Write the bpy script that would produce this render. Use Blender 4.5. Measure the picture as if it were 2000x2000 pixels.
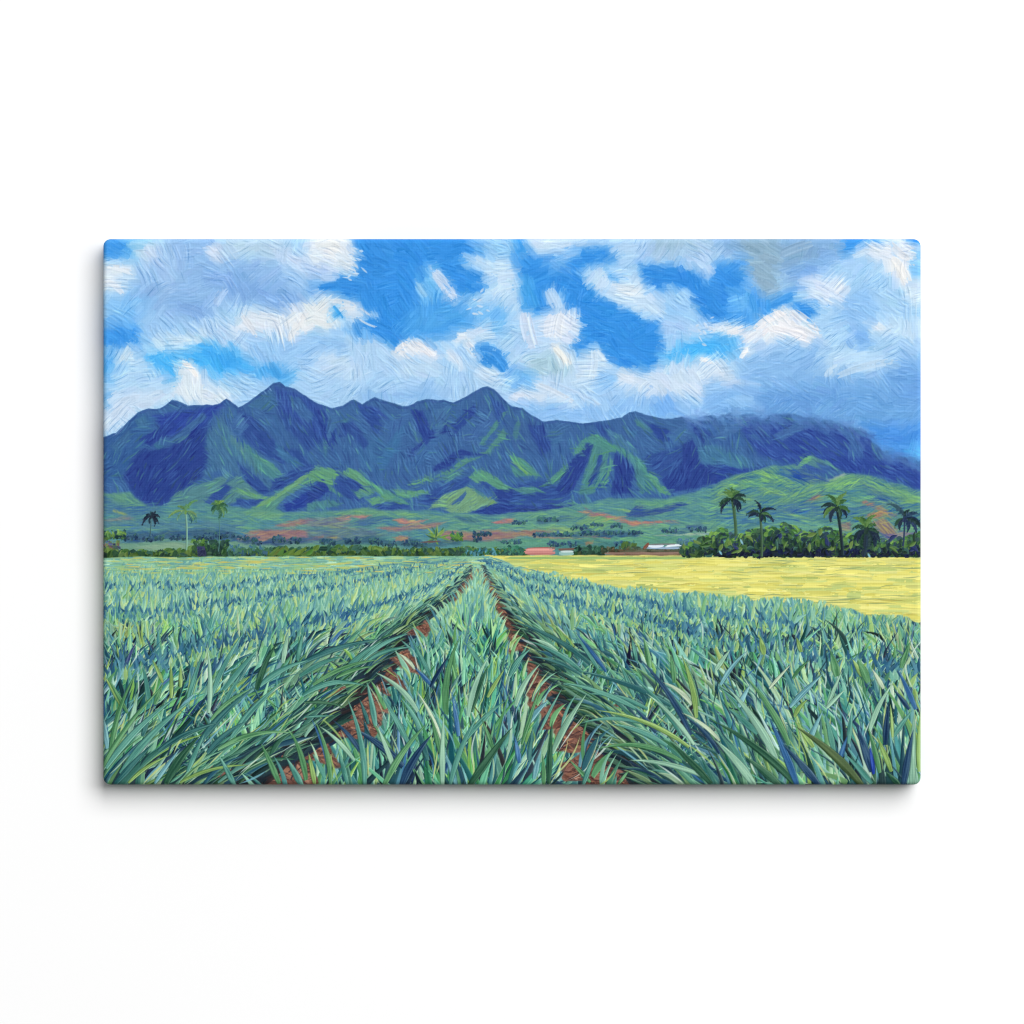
# Stretched canvas print of a pineapple field below a mountain range, hanging on a white wall.
# The picture on the canvas is painted here stroke by stroke (numpy), then carried by the
# canvas mesh itself: every vertex has the pigment colour and the impasto height of its stroke.
import math
import numpy as np

# ----------------------------------------------------------------------------- painter
X0, Y0, PW, PH = 201.0, 466.5, 1598.0, 1066.5      # picture rectangle, in photo pixels
S = 0.8                                            # paint cells per photo pixel
W, H = int(PW * S) + 1, int(PH * S) + 1
rng = np.random.default_rng(7)
R = rng.random


def noise(cell, seed, octaves=3):
    """fractal value noise, about -1..1, cell in photo pixels"""
    g = np.random.default_rng(seed)
    out = np.zeros((H, W)); amp = 1.0; tot = 0.0
    for o in range(octaves):
        c = max(2.0, cell * S / 2 ** o)
        nh, nw = int(H / c) + 3, int(W / c) + 3
        a = g.random((nh, nw)) * 2 - 1
        y = np.arange(H) / c; x = np.arange(W) / c
        yi = y.astype(int); xi = x.astype(int)
        fy = y - yi; fx = x - xi
        fy = (fy * fy * (3 - 2 * fy))[:, None]; fx = (fx * fx * (3 - 2 * fx))[None]
        A = a[yi][:, xi]; B = a[yi][:, xi + 1]; C = a[yi + 1][:, xi]; D = a[yi + 1][:, xi + 1]
        out += amp * ((A * (1 - fx) + B * fx) * (1 - fy) + (C * (1 - fx) + D * fx) * fy)
        tot += amp; amp *= 0.55
    return out / tot * 1.5


WX, WY = noise(26, 1), noise(26, 2)
N_BIG, N_MID, N_FINE = noise(120, 3), noise(40, 4), noise(9, 5, 2)
GX = (np.arange(W) / S + X0)[None, :] + np.zeros((H, 1))
GY = (np.arange(H) / S + Y0)[:, None] + np.zeros((1, W))

col = np.zeros((H, W, 3)); hgt = np.zeros((H, W)); lab = np.zeros((H, W), np.int16)
plan = np.zeros((H, W, 3)); ang = np.zeros((H, W))


def patches(cell, seed):
    """irregular brush patches: for every paint cell the index of its patch, its seed point and a random number"""
    g = np.random.default_rng(seed)
    c = cell * S
    nh, nw = int(H / c) + 3, int(W / c) + 3
    sx = g.random((nh, nw)); sy = g.random((nh, nw)); rv = g.normal(0, 1, (nh, nw))
    yy = np.arange(H)[:, None] / c + 1 + WY * 0.12; xx = np.arange(W)[None] / c + 1 + WX * 0.12
    bi = np.floor(yy).astype(int); bj = np.floor(xx).astype(int)
    best = np.full((H, W), 1e9); val = np.zeros((H, W)); px = np.zeros((H, W)); py = np.zeros((H, W))
    for di in (-1, 0, 1):
        for dj in (-1, 0, 1):
            i = np.clip(bi + di, 0, nh - 1); j = np.clip(bj + dj, 0, nw - 1)
            qx = j + sx[i, j]; qy = i + sy[i, j]
            d_ = (qx - xx) ** 2 + (qy - yy) ** 2
            m_ = d_ < best
            best[m_] = d_[m_]; val[m_] = rv[i, j][m_]; px[m_] = qx[m_]; py[m_] = qy[m_]
    pi = np.clip(((py - 1) * c).astype(int), 0, H - 1); pj = np.clip(((px - 1) * c).astype(int), 0, W - 1)
    return val, pi, pj


def poly_alpha(pts, warp=6.0, soft=4.0):
    """soft, ragged polygon coverage; returns (slices, alpha)"""
    p = np.asarray(pts, float)
    m = warp + soft + 4
    x0 = int(max(0, (p[:, 0].min() - m - X0) * S)); x1 = int(min(W, (p[:, 0].max() + m - X0) * S + 2))
    y0 = int(max(0, (p[:, 1].min() - m - Y0) * S)); y1 = int(min(H, (p[:, 1].max() + m - Y0) * S + 2))
    if x1 <= x0 or y1 <= y0:
        return None
    sl = (slice(y0, y1), slice(x0, x1))
    x = GX[sl] + WX[sl] * warp; y = GY[sl] + WY[sl] * warp
    if warp > 2:
        x = x + N_FINE[sl] * warp * 0.4
    inside = np.zeros(x.shape, bool); d2 = np.full(x.shape, 1e9)
    q = np.roll(p, -1, 0)
    for (ax, ay), (bx, by) in zip(p, q):
        if ay != by:
            c = ((ay > y) != (by > y)) & (x < (bx - ax) * (y - ay) / (by - ay) + ax)
            inside ^= c
        ex, ey = bx - ax, by - ay
        t = np.clip(((x - ax) * ex + (y - ay) * ey) / (ex * ex + ey * ey + 1e-9), 0, 1)
        d2 = np.minimum(d2, (x - ax - t * ex) ** 2 + (y - ay - t * ey) ** 2)
    sd = np.where(inside, np.sqrt(d2), -np.sqrt(d2))
    return sl, np.clip(sd / soft * 0.5 + 0.5, 0, 1)


SOFT = 2.1


def fill(pts, c, warp=6.0, soft=5.0, a=None, alpha=1.0):
    soft = soft * SOFT
    r = poly_alpha(pts, warp, soft)
    if r is None:
        return
    sl, m = r
    m = m * alpha
    plan[sl] = plan[sl] * (1 - m[..., None]) + np.array(c, float) * m[..., None]
    if a is not None:
        ang[sl] = np.where(m > 0.4, a, ang[sl])


def dab(x0, y0, x1, y1, w, c, bend=0.0, prof=0, bris=7.0, alpha=1.0, clip=None, label=None,
        dry=0.0, lift=1.0, shade=0.0, rim=0.0, groove=0.0):
    """one brush stroke from (x0,y0) to (x1,y1), w wide, bowed by bend*length"""
    x0 = (x0 - X0) * S; y0 = (y0 - Y0) * S; x1 = (x1 - X0) * S; y1 = (y1 - Y0) * S; w = w * S
    dx, dy = x1 - x0, y1 - y0
    L = math.hypot(dx, dy)
    if L < 0.5:
        return
    ux, uy = dx / L, dy / L
    pad = w * 0.5 + 1.5
    cx, cy = (x0 + x1) / 2 - uy * bend * L * 2, (y0 + y1) / 2 + ux * bend * L * 2
    bx0 = int(max(0, min(x0, x1, cx) - pad)); bx1 = int(min(W, max(x0, x1, cx) + pad + 2))
    by0 = int(max(0, min(y0, y1, cy) - pad)); by1 = int(min(H, max(y0, y1, cy) + pad + 2))
    if bx1 <= bx0 or by1 <= by0:
        return
    X = np.arange(bx0, bx1)[None, :] - x0; Y = np.arange(by0, by1)[:, None] - y0
    a = (X * ux + Y * uy) / L
    n = -uy * X + ux * Y
    ac = np.clip(a, 0, 1)
    n = n - bend * L * 4 * ac * (1 - ac)
    if prof == 0:                                    # flat brush with rounded ends
        half = w * 0.5 * np.sqrt(np.clip(1 - np.abs(2 * ac - 1) ** 3.2, 0, 1))
    elif prof == 1:                                  # blade: broad foot, long point
        half = w * 0.5 * (0.55 + 0.45 * np.clip(ac / 0.3, 0, 1)) * np.clip(1 - ac ** 1.9, 0, 1) ** 0.9
    elif prof == 2:                                  # lens, pointed both ends
        half = w * 0.5 * np.sin(np.pi * ac) ** 0.8
    else:                                            # even line
        half = w * 0.5 + 0 * ac
    nb = max(3, int(w / S / 2.1))
    b = rng.normal(0, 1, nb + 3)
    v = n / (w * 0.5 + 1e-6)
    fi = np.clip((v + 1) * 0.5 * nb, 0, nb + 0.999)
    i0 = fi.astype(int); f = fi - i0
    bn = b[i0] * (1 - f) + b[i0 + 1] * f
    al = np.clip(half - np.abs(n) + 0.5, 0, 1)
    al *= (a > -0.5 / L) & (a < 1 + 0.5 / L)
    if prof == 0:
        rag = b[::-1][i0]
        al *= (ac < 0.97 - 0.09 * np.abs(rag)) & (ac > 0.03 + 0.05 * np.abs(bn))
    if dry > 0:
        t = np.clip(ac * 1.2 - 0.2, 0, 1)
        sl_ = (slice(by0, by1), slice(bx0, bx1))
        al *= (bn * 0.5 + N_FINE[sl_] * 1.2 + 1.3 - dry * 2.6 * t) > 0
    al = al * alpha
    sl = (slice(by0, by1), slice(bx0, bx1))
    if clip is not None:
        al = al * clip[sl]
    cc = np.array(c, float)[None, None, :] + (bn * bris)[..., None] * np.array([1.05, 1.0, 0.9])
    if groove > 0:                                   # the odd dark line scraped by a bristle
        g = rng.random(nb + 3) < 0.16
        gm = np.where(g[np.clip(np.round(fi).astype(int), 0, nb + 2)], np.clip(1 - 2.6 * np.abs(fi - np.round(fi)), 0, 1), 0)
        cc = cc - (gm * groove)[..., None] * np.array([1.0, 0.85, 0.7])
    if shade:                                        # one half of a leaf blade lighter than the other
        cc = cc + (np.clip(v / (half / (w * .5) + .15), -1, 1) * shade)[..., None]
    if rim:
        e = np.clip(1.45 - np.abs(half - .4 - n), 0, 1)
        cc = cc + (e * rim)[..., None] * np.array([1.0, 1.0, 0.75])
        e = np.clip(1.35 - np.abs(half + n), 0, 1)
        cc = cc - (e * rim * 0.8)[..., None]
    A = al[..., None]
    col[sl] = col[sl] * (1 - A) + cc * A
    crest = np.clip(1 - np.abs(half - np.abs(n)) / 1.6, 0, 1)
    hh = lift * (0.55 + 0.33 * np.clip(bn, -1.6, 1.6) + 0.7 * crest)
    hgt[sl] = hgt[sl] * (1 - al * 0.85) + hh * al
    if label is not None:
        lab[sl] = np.where(al > 0.5, label, lab[sl])


def comb(n, box, clip, spread, length, gap, dark, light, cond=None, alpha=.7):
    """sets of parallel bristle ridges: a few dark and light hairlines side by side along the stroke direction"""
    x0, y0, x1, y1 = box
    for _ in range(n):
        x = x0 + (x1 - x0) * R(); y = y0 + (y1 - y0) * R()
        i = int((y - Y0) * S); j = int((x - X0) * S)
        if not (0 <= i < H and 0 <= j < W) or clip[i, j] < .5 or (cond is not None and not cond(plan[i, j])):
            continue
        th = math.radians(ang[i, j] + rng.normal(0, spread)); bend = rng.normal(0, .06)
        l0 = length * (.5 + .9 * R())
        for q in range(rng.integers(3, 8)):
            o = (q - 3) * gap * (.8 + .4 * R()); l = l0 * (.55 + .6 * R()); sh = rng.normal(0, l0 * .12)
            mx, my = x - math.sin(th) * o + math.cos(th) * sh, y + math.cos(th) * o + math.sin(th) * sh
            ii = int(np.clip((my - Y0) * S, 0, H - 1)); jj = int(np.clip((mx - X0) * S, 0, W - 1))
            c = col[ii, jj]
            k = np.array(dark if q % 2 else light) * (.6 + .7 * R())
            e = (math.cos(th) * l / 2, math.sin(th) * l / 2)
            dab(mx - e[0], my - e[1], mx + e[0], my + e[1], (1.5 if q % 2 else 2.6), c + k, bend, 2, 2, alpha, clip, None, 0, .7 if q % 2 else 1.7)


def strokes(n, L, w, box, clip, jit=18, cj=6, bris=7, bend=0.12, dry=0.0, groove=0.0, lift=1.0, thr=0.0, alpha=1.0, test=None):
    """n strokes coloured from the plan at their middle and laid along the angle map"""
    x0, y0, x1, y1 = box
    for _ in range(n):
        x = x0 + (x1 - x0) * R(); y = y0 + (y1 - y0) * R()
        i = int((y - Y0) * S); j = int((x - X0) * S)
        if not (0 <= i < H and 0 <= j < W) or (clip is not None and clip[i, j] < 0.5):
            continue
        c = plan[i, j]
        if thr and np.abs(c - col[i, j]).sum() < thr:
            continue
        th = math.radians(ang[i, j] + rng.normal(0, jit))
        l = L * (0.6 + 0.8 * R()); ww = w * (0.65 + 0.7 * R())
        ex, ey = math.cos(th) * l / 2, math.sin(th) * l / 2
        if R() < 0.5:
            ex, ey = -ex, -ey
        k = rng.normal(0, cj)
        dab(x - ex, y - ey, x + ex, y + ey, ww, c + k + rng.normal(0, cj * 0.35, 3), rng.normal(0, bend), 0,
            bris, alpha, clip, None, dry * R(), lift, groove=groove)


# ---- names of the painted areas (one mesh each)
SKY, MOUNT, VALLEY, YELLOW, FIELD, SOIL, GROVE, HEDGE = 1, 2, 3, 4, 5, 6, 7, 8
TRACK, SOILR = 12, 13
BARN_PINK, SHED, ROOFS = 9, 10, 11
PALM0 = 20

# ============================================================================ SKY
plan[:] = (172, 210, 243)
ang[:] = 18 + 62 * N_BIG + 26 * N_MID
DEEP, BLUE, MIDB, CYAN = (56, 144, 225), (68, 156, 231), (98, 176, 239), (76, 180, 246)
LAV, PALE, WHT, CRM, GRY = (148, 187, 231), (186, 215, 241), (216, 227, 241), (238, 237, 236), (143, 178, 205)
# left quarter
fill([(190, 455), (272, 455), (272, 490), (245, 512), (190, 512)], (84, 168, 236), 8, 14)
fill([(190, 470), (232, 468), (240, 488), (225, 500), (190, 505)], (60, 148, 230), 8, 8)
fill([(262, 460), (292, 460), (285, 495), (258, 498)], (166, 216, 240), 6, 10)
fill([(190, 515), (245, 510), (262, 530), (232, 545), (240, 575), (215, 582), (190, 570)], (222, 232, 241), 5, 6, -18)
fill([(270, 485), (312, 480), (330, 512), (290, 520)], (218, 225, 238), 5, 6, 30)
fill([(330, 455), (420, 455), (412, 500), (470, 498), (530, 505), (592, 558), (592, 600), (545, 612), (500, 590), (440, 590),
      (405, 626), (338, 632), (290, 600), (248, 588), (262, 545), (300, 520), (320, 500)], LAV, 8, 8, -28)
fill([(400, 545), (470, 530), (540, 560), (590, 575), (590, 605), (545, 610), (505, 585), (450, 580)], (132, 174, 226), 8, 8, 20)
fill([(330, 585), (390, 590), (405, 620), (380, 625), (345, 605)], (134, 176, 228), 5, 6, 28)
fill([(430, 458), (560, 455), (560, 485), (520, 505), (460, 498), (425, 480)], (186, 212, 232), 6, 6, 8)
fill([(405, 480), (425, 478), (438, 495), (425, 512), (410, 500)], (216, 225, 241), 4, 4, 45)
fill([(525, 480), (600, 500), (600, 540), (560, 520)], (200, 216, 240), 6, 6, 35)
fill([(300, 500), (340, 470), (356, 520), (330, 560), (310, 545)], (168, 200, 238), 6, 8, 60)
fill([(205, 580), (270, 578), (290, 610), (270, 640), (205, 632)], (120, 183, 238), 8, 12, -10)
fill([(190, 636), (268, 632), (278, 660), (262, 690), (190, 686)], (64, 150, 230), 6, 8, -8)
fill([(272, 600), (330, 630), (360, 640), (340, 660), (285, 655)], (158, 200, 240), 6, 8, 40)
fill([(300, 660), (355, 655), (400, 640), (425, 655), (350, 676), (310, 675)], (208, 228, 241), 4, 5, 10)
fill([(395, 640), (440, 620), (470, 650), (500, 680), (440, 680), (410, 660)], (186, 212, 240), 6, 6, 40)
fill([(276, 690), (340, 686), (398, 670), (442, 682), (482, 690), (492, 716), (470, 727), (432, 738), (392, 722), (362, 705),
      (346, 738), (322, 742), (292, 710)], CYAN, 7, 6, 10)
fill([(400, 680), (460, 692), (485, 715), (450, 725), (410, 700)], (66, 166, 238), 5, 6, 60)
fill([(452, 640), (478, 603), (545, 612), (592, 596), (602, 662), (545, 678), (500, 655), (472, 655)], (224, 231, 240), 6, 5, 35)
fill([(560, 640), (600, 600), (606, 640), (575, 655)], CRM, 4, 4, -45)
fill([(476, 655), (530, 655), (600, 668), (620, 700), (560, 712), (490, 700)], (156, 199, 240), 6, 8, 8)
fill([(490, 712), (520, 705), (572, 722), (565, 750), (520, 750), (492, 735)], (80, 168, 233), 5, 6, 10)
fill([(190, 690), (250, 680), (300, 720), (330, 750), (300, 790), (190, 790)], (180, 215, 244), 6, 8, 30)
fill([(190, 690), (225, 690), (235, 715), (205, 745), (190, 740)], (88, 170, 236), 6, 8, -20)
fill([(226, 688), (262, 682), (275, 705), (230, 712)], (212, 228, 241), 5, 5, -25)
fill([(338, 708), (360, 700), (392, 735), (415, 752), (470, 765), (440, 795), (370, 790), (325, 775), (345, 740)], (222, 232, 241), 5, 5, 50)
fill([(352, 700), (364, 703), (390, 735), (384, 742)], (246, 243, 240), 2, 2, 55)
fill([(455, 765), (520, 740), (530, 752), (500, 778), (468, 795)], (170, 207, 242), 5, 5, -10)
fill([(190, 780), (260, 760), (340, 765), (300, 795), (250, 822), (190, 850)], (205, 222, 241), 5, 5, -25)
fill([(190, 760), (212, 765), (214, 795), (190, 800)], (112, 178, 232), 4, 6)
# left middle: the big blue hole
fill([(676, 455), (932, 455), (950, 500), (905, 508), (938, 532), (952, 548), (932, 578), (900, 588), (922, 640), (892, 646), (872, 660),
      (842, 666), (802, 655), (788, 668), (768, 684), (722, 660), (682, 650), (700, 628), (715, 618), (700, 588), (628, 580), (606, 550),
      (640, 545), (694, 540), (700, 516), (688, 490)], DEEP, 7, 6, 25)
fill([(700, 455), (780, 455), (760, 540), (700, 600), (640, 560), (700, 535)], (58, 143, 222), 6, 10, 12)
fill([(800, 600), (900, 580), (935, 620), (890, 645), (840, 662), (790, 640)], (84, 166, 232), 8, 10, -30)
fill([(600, 455), (672, 455), (690, 488), (700, 516), (690, 540), (660, 522), (640, 545), (600, 540)], (222, 231, 241), 8, 5, 40)
fill([(618, 470), (660, 466), (668, 490), (640, 500)], CRM, 5, 5, 45)
fill([(596, 520), (640, 515), (650, 545), (610, 550), (596, 545)], (172, 200, 238), 5, 6, -20)
fill([(600, 550), (625, 556), (626, 580), (600, 585)], (126, 178, 232), 4, 5)
fill([(830, 520), (852, 515), (862, 545), (850, 575), (826, 590), (815, 560)], (120, 190, 240), 7, 8, 60)
fill([(840, 520), (856, 530), (894, 585), (886, 592), (868, 578), (846, 545)], (212, 224, 242), 3, 4, 52)
fill([(818, 552), (832, 575), (828, 580), (815, 560)], (180, 215, 244), 2, 3, 60)
fill([(632, 582), (660, 580), (700, 596), (702, 612), (692, 622), (660, 604), (640, 590)], (220, 229, 238), 4, 4, 22)
fill([(644, 592), (672, 622), (660, 624), (648, 606)], (48, 158, 232), 2, 3, 60)
fill([(596, 585), (632, 582), (652, 620), (668, 628), (640, 648), (596, 640)], (230, 233, 234), 5, 5, 60)
fill([(700, 598), (740, 618), (738, 624), (705, 606)], (200, 220, 240), 3, 3, 35)
fill([(905, 500), (940, 498), (950, 520), (975, 540), (940, 530)], (196, 221, 243), 5, 5, 30)
fill([(920, 470), (1000, 462), (1000, 510), (960, 500)], (150, 200, 240), 8, 8, 20)
fill([(955, 500), (1010, 520), (1010, 620), (975, 600), (960, 560)], (202, 225, 244), 6, 6, -20)
fill([(905, 588), (950, 560), (960, 590), (940, 608)], (186, 218, 243), 6, 5, -50)
fill([(925, 595), (1000, 600), (1000, 650), (940, 640)], (110, 182, 238), 8, 10, 10)
fill([(920, 640), (948, 635), (955, 655), (935, 662)], (214, 226, 240), 5, 5)
fill([(596, 650), (668, 652), (700, 670), (720, 700), (640, 720), (596, 716)], (156, 198, 239), 6, 6, -30)
fill([(670, 655), (720, 662), (768, 686), (790, 700), (760, 730), (700, 720), (675, 700)], (178, 210, 240), 5, 5, 80)
fill([(616, 698), (650, 686), (690, 710), (720, 735), (660, 745), (610, 735)], (200, 221, 241), 5, 5, 25)
fill([(768, 690), (785, 668), (805, 660), (838, 672), (850, 690), (846, 705), (820, 695), (795, 690), (775, 700)], (236, 236, 240), 3, 3, 25)
fill([(780, 700), (850, 700), (870, 730), (830, 745), (780, 735)], (190, 215, 238), 5, 5, 40)
fill([(868, 672), (890, 652), (912, 646), (932, 670), (938, 720), (900, 725), (880, 695)], (172, 209, 243), 5, 4, 50)
fill([(886, 660), (912, 646), (930, 672), (936, 700), (920, 690), (906, 664), (890, 676)], (226, 234, 243), 3, 3, 45)
fill([(870, 680), (895, 695), (910, 722), (890, 715), (872, 698)], (222, 232, 243), 3, 3, 50)
fill([(933, 676), (952, 672), (956, 690), (976, 680), (988, 702), (1003, 728), (986, 738), (960, 714), (934, 716)], (60, 146, 224), 3, 3, 60)
fill([(935, 716), (960, 716), (985, 740), (1010, 750), (960, 760), (930, 740)], (206, 224, 241), 4, 4, 35)
fill([(596, 720), (760, 745), (900, 735), (1000, 760), (1000, 810), (596, 800)], (172, 207, 240), 6, 10, 15)
fill([(700, 770), (730, 755), (760, 770), (830, 755), (870, 770), (880, 790), (700, 790)], (146, 190, 234), 5, 6, -25)
# right middle
fill([(1000, 455), (1030, 455), (1034, 488), (1006, 512), (998, 500)], BLUE, 5, 5, 60)
fill([(1008, 512), (1030, 490), (1080, 486), (1130, 478), (1196, 480), (1210, 512), (1170, 520), (1140, 526), (1165, 562), (1200, 588),
      (1228, 604), (1262, 622), (1288, 620), (1302, 668), (1286, 692), (1280, 722), (1240, 730), (1208, 726), (1192, 700), (1182, 690),
      (1160, 680), (1132, 698), (1108, 672), (1130, 650), (1128, 612), (1100, 620), (1072, 608), (1050, 612), (1020, 600), (1014, 560)], DEEP, 6, 5, 20)
fill([(1014, 545), (1042, 545), (1046, 600), (1022, 600)], (76, 166, 232), 4, 6, 85)
fill([(1060, 500), (1130, 490), (1110, 520), (1080, 530)], (110, 176, 236), 6, 6, -20)
fill([(1090, 495), (1125, 492), (1122, 502), (1095, 504)], (178, 206, 240), 3, 3, -5)
fill([(1064, 572), (1080, 562), (1098, 585), (1090, 606), (1068, 592)], (190, 216, 243), 4, 4, 55)
fill([(1072, 612), (1095, 600), (1118, 612), (1126, 604), (1130, 640), (1115, 665), (1090, 672), (1070, 660), (1050, 625)], (224, 231, 243), 4, 4, 50)
fill([(1095, 595), (1124, 615), (1120, 620), (1098, 602)], (216, 228, 243), 2, 2, 40)
fill([(1014, 615), (1030, 608), (1045, 635), (1055, 680), (1032, 682), (1018, 650)], (214, 223, 241), 4, 4, 75)
fill([(996, 540), (1012, 555), (1018, 610), (996, 640)], (190, 218, 243), 5, 5, 70)
fill([(1128, 532), (1168, 528), (1240, 538), (1282, 574), (1298, 584), (1300, 612), (1286, 622), (1244, 606), (1230, 600), (1190, 586), (1164, 562)],
     (200, 223, 244), 5, 4, 22)
fill([(1180, 525), (1210, 540), (1205, 548), (1188, 540)], (76, 160, 228), 3, 3, 40)
fill([(1208, 562), (1232, 556), (1256, 566), (1250, 576), (1216, 576)], (234, 238, 241), 3, 3, 10)
fill([(1236, 605), (1288, 618), (1282, 626), (1240, 614)], (170, 208, 243), 3, 3, 15)
fill([(1028, 462), (1250, 460), (1250, 490), (1240, 512), (1200, 500), (1190, 478), (1130, 476), (1060, 488), (1034, 486)], (180, 211, 240), 6, 6, -15)
fill([(1030, 466), (1130, 462), (1110, 484), (1050, 488)], (206, 223, 241), 5, 5, -25)
fill([(1240, 455), (1420, 455), (1420, 505), (1390, 550), (1350, 528), (1310, 512), (1250, 516), (1242, 500)], (172, 204, 239), 6, 6, -25)
fill([(1262, 455), (1400, 455), (1380, 486), (1330, 490), (1280, 492)], (160, 190, 210), 6, 8, -25)
fill([(1360, 470), (1410, 490), (1400, 545), (1370, 540), (1355, 510)], (186, 212, 242), 5, 6, 50)
fill([(1244, 518), (1310, 513), (1352, 526), (1382, 544), (1404, 550), (1410, 620), (1360, 624), (1352, 590), (1340, 570), (1308, 566), (1290, 572), (1256, 548)], (54, 140, 222), 5, 5, 25)
fill([(1302, 562), (1340, 568), (1360, 600), (1362, 622), (1335, 610), (1318, 590)], (166, 207, 243), 5, 5, 55)
fill([(1290, 585), (1320, 590), (1345, 625), (1300, 625)], (150, 198, 241), 6, 6, 30)
fill([(1288, 622), (1338, 628), (1342, 655), (1318, 676), (1296, 660)], (170, 203, 241), 5, 5, 40)
fill([(1345, 632), (1405, 628), (1410, 668), (1366, 676), (1348, 655)], (188, 214, 243), 7, 4, 20)
fill([(1288, 692), (1340, 666), (1405, 652), (1410, 698), (1350, 702), (1306, 714)], CYAN, 5, 6, -15)
fill([(1360, 698), (1380, 694), (1402, 704), (1392, 714)], CRM, 2, 3, 20)
fill([(1200, 728), (1280, 722), (1340, 706), (1420, 706), (1440, 760), (1300, 790), (1200, 760)], (206, 223, 241), 6, 6, 10)
fill([(1206, 728), (1245, 722), (1240, 748), (1210, 750)], (226, 232, 241), 4, 4)
fill([(996, 640), (1040, 660), (1100, 670), (1130, 700), (1155, 680), (1185, 702), (1205, 730), (1200, 790), (996, 790)], (192, 218, 241), 6, 6, 25)
fill([(1030, 700), (1080, 690), (1115, 722), (1085, 736), (1040, 724)], (170, 201, 216), 4, 5, 40)
fill([(1078, 675), (1092, 672), (1120, 706), (1112, 718), (1098, 706)], (234, 236, 232), 3, 3, 50)
fill([(996, 640), (1030, 640), (1050, 690), (1000, 700)], (172, 207, 240), 5, 6, -25)
fill([(996, 720), (1020, 715), (1050, 745), (1000, 760)], (112, 180, 236), 5, 5, 40)
fill([(1150, 690), (1162, 676), (1184, 702), (1170, 730), (1120, 745)], (206, 225, 242), 3, 3, -45)
fill([(1170, 720), (1200, 726), (1205, 760), (1160, 765)], (146, 194, 240), 4, 4, 60)
# right quarter
fill([(1400, 455), (1660, 455), (1650, 500), (1600, 560), (1540, 560), (1520, 520), (1500, 580), (1450, 540), (1400, 500)], (134, 174, 216), 6, 8, -35)
fill([(1440, 462), (1530, 462), (1520, 530), (1515, 575), (1500, 585), (1478, 560), (1460, 520)], (146, 176, 198), 6, 6, 65)
fill([(1520, 490), (1590, 470), (1580, 510), (1545, 528)], (136, 172, 206), 5, 5, -45)
fill([(1545, 535), (1620, 500), (1650, 505), (1600, 560), (1560, 560)], (124, 172, 230), 5, 6, -20)
fill([(1396, 490), (1430, 495), (1444, 505), (1420, 520), (1396, 520)], (176, 210, 243), 5, 5, 20)
fill([(1396, 518), (1445, 504), (1455, 560), (1470, 570), (1500, 585), (1550, 565), (1556, 600), (1520, 612), (1490, 620), (1470, 640), (1440, 632), (1396, 622)], (66, 152, 230), 6, 6, 15)
fill([(1396, 520), (1440, 520), (1440, 600), (1400, 622)], (54, 140, 222), 5, 6, 40)
fill([(1550, 585), (1596, 590), (1590, 615), (1572, 628), (1558, 610)], (58, 143, 224), 3, 3, 70)
fill([(1425, 570), (1460, 575), (1475, 620), (1430, 610)], (110, 182, 240), 6, 6, 50)
fill([(1644, 455), (1722, 455), (1715, 478), (1668, 492), (1646, 500)], (62, 150, 230), 5, 5, -20)
fill([(1660, 490), (1720, 470), (1745, 455), (1766, 460), (1798, 490), (1776, 530), (1768, 565), (1730, 530), (1690, 510)], (224, 231, 242), 4, 4, 42)
fill([(1730, 505), (1760, 515), (1780, 540), (1755, 560), (1735, 530)], CRM, 4, 4, 45)
fill([(1740, 470), (1752, 474), (1758, 500), (1748, 500)], (160, 205, 244), 2, 3, 65)
fill([(1764, 455), (1810, 455), (1810, 480), (1780, 478)], (58, 146, 230), 3, 3, 15)
fill([(1782, 490), (1810, 482), (1810, 545), (1782, 540)], (132, 195, 242), 4, 4, 60)
fill([(1600, 520), (1680, 490), (1720, 520), (1680, 560), (1640, 580), (1600, 570)], (168, 207, 241), 6, 6, -35)
fill([(1560, 545), (1600, 538), (1640, 545), (1655, 570), (1640, 595), (1610, 598), (1580, 580)], (212, 225, 243), 5, 5, 20)
fill([(1630, 545), (1654, 555), (1652, 585), (1632, 575)], (230, 234, 243), 4, 4)
fill([(1640, 590), (1700, 545), (1725, 560), (1710, 620), (1670, 640), (1630, 625)], (148, 193, 238), 6, 7, -45)
fill([(1700, 560), (1740, 545), (1780, 590), (1750, 605), (1715, 600)], (172, 210, 242), 5, 6, 45)
fill([(1755, 560), (1810, 540), (1810, 590), (1785, 598)], (208, 225, 240), 4, 4, -25)
fill([(1700, 640), (1720, 625), (1810, 620), (1810, 665), (1720, 660)], (196, 221, 242), 5, 5, -5)
fill([(1705, 630), (1720, 628), (1722, 645), (1706, 650)], (232, 236, 242), 3, 3)
fill([(1660, 640), (1690, 640), (1705, 670), (1680, 680), (1662, 670)], (128, 178, 232), 4, 5, 60)
fill([(1472, 642), (1508, 612), (1540, 600), (1560, 626), (1600, 655), (1616, 672), (1570, 674), (1540, 652), (1502, 668), (1448, 662), (1400, 652), (1400, 634), (1440, 636)], (238, 237, 240), 4, 4, 25)
fill([(1440, 668), (1520, 668), (1545, 680), (1500, 690), (1440, 685)], (186, 213, 243), 6, 5, 15)
fill([(1440, 690), (1462, 672), (1466, 690), (1450, 704)], (238, 238, 242), 2, 3, -60)
fill([(1396, 650), (1440, 660), (1444, 690), (1410, 700), (1396, 700)], (88, 178, 240), 6, 6, 10)
fill([(1450, 700), (1540, 680), (1600, 665), (1625, 700), (1620, 780), (1440, 780)], (142, 187, 233), 6, 8, 20)
fill([(1600, 690), (1650, 680), (1760, 690), (1750, 720), (1680, 735), (1620, 738)], (186, 216, 242), 5, 5, -10)
fill([(1690, 660), (1810, 665), (1810, 700), (1740, 700)], (170, 207, 241), 5, 5)
fill([(1610, 735), (1700, 740), (1760, 700), (1810, 690), (1810, 900), (1600, 900)], (122, 172, 226), 6, 10, 20)
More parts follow.
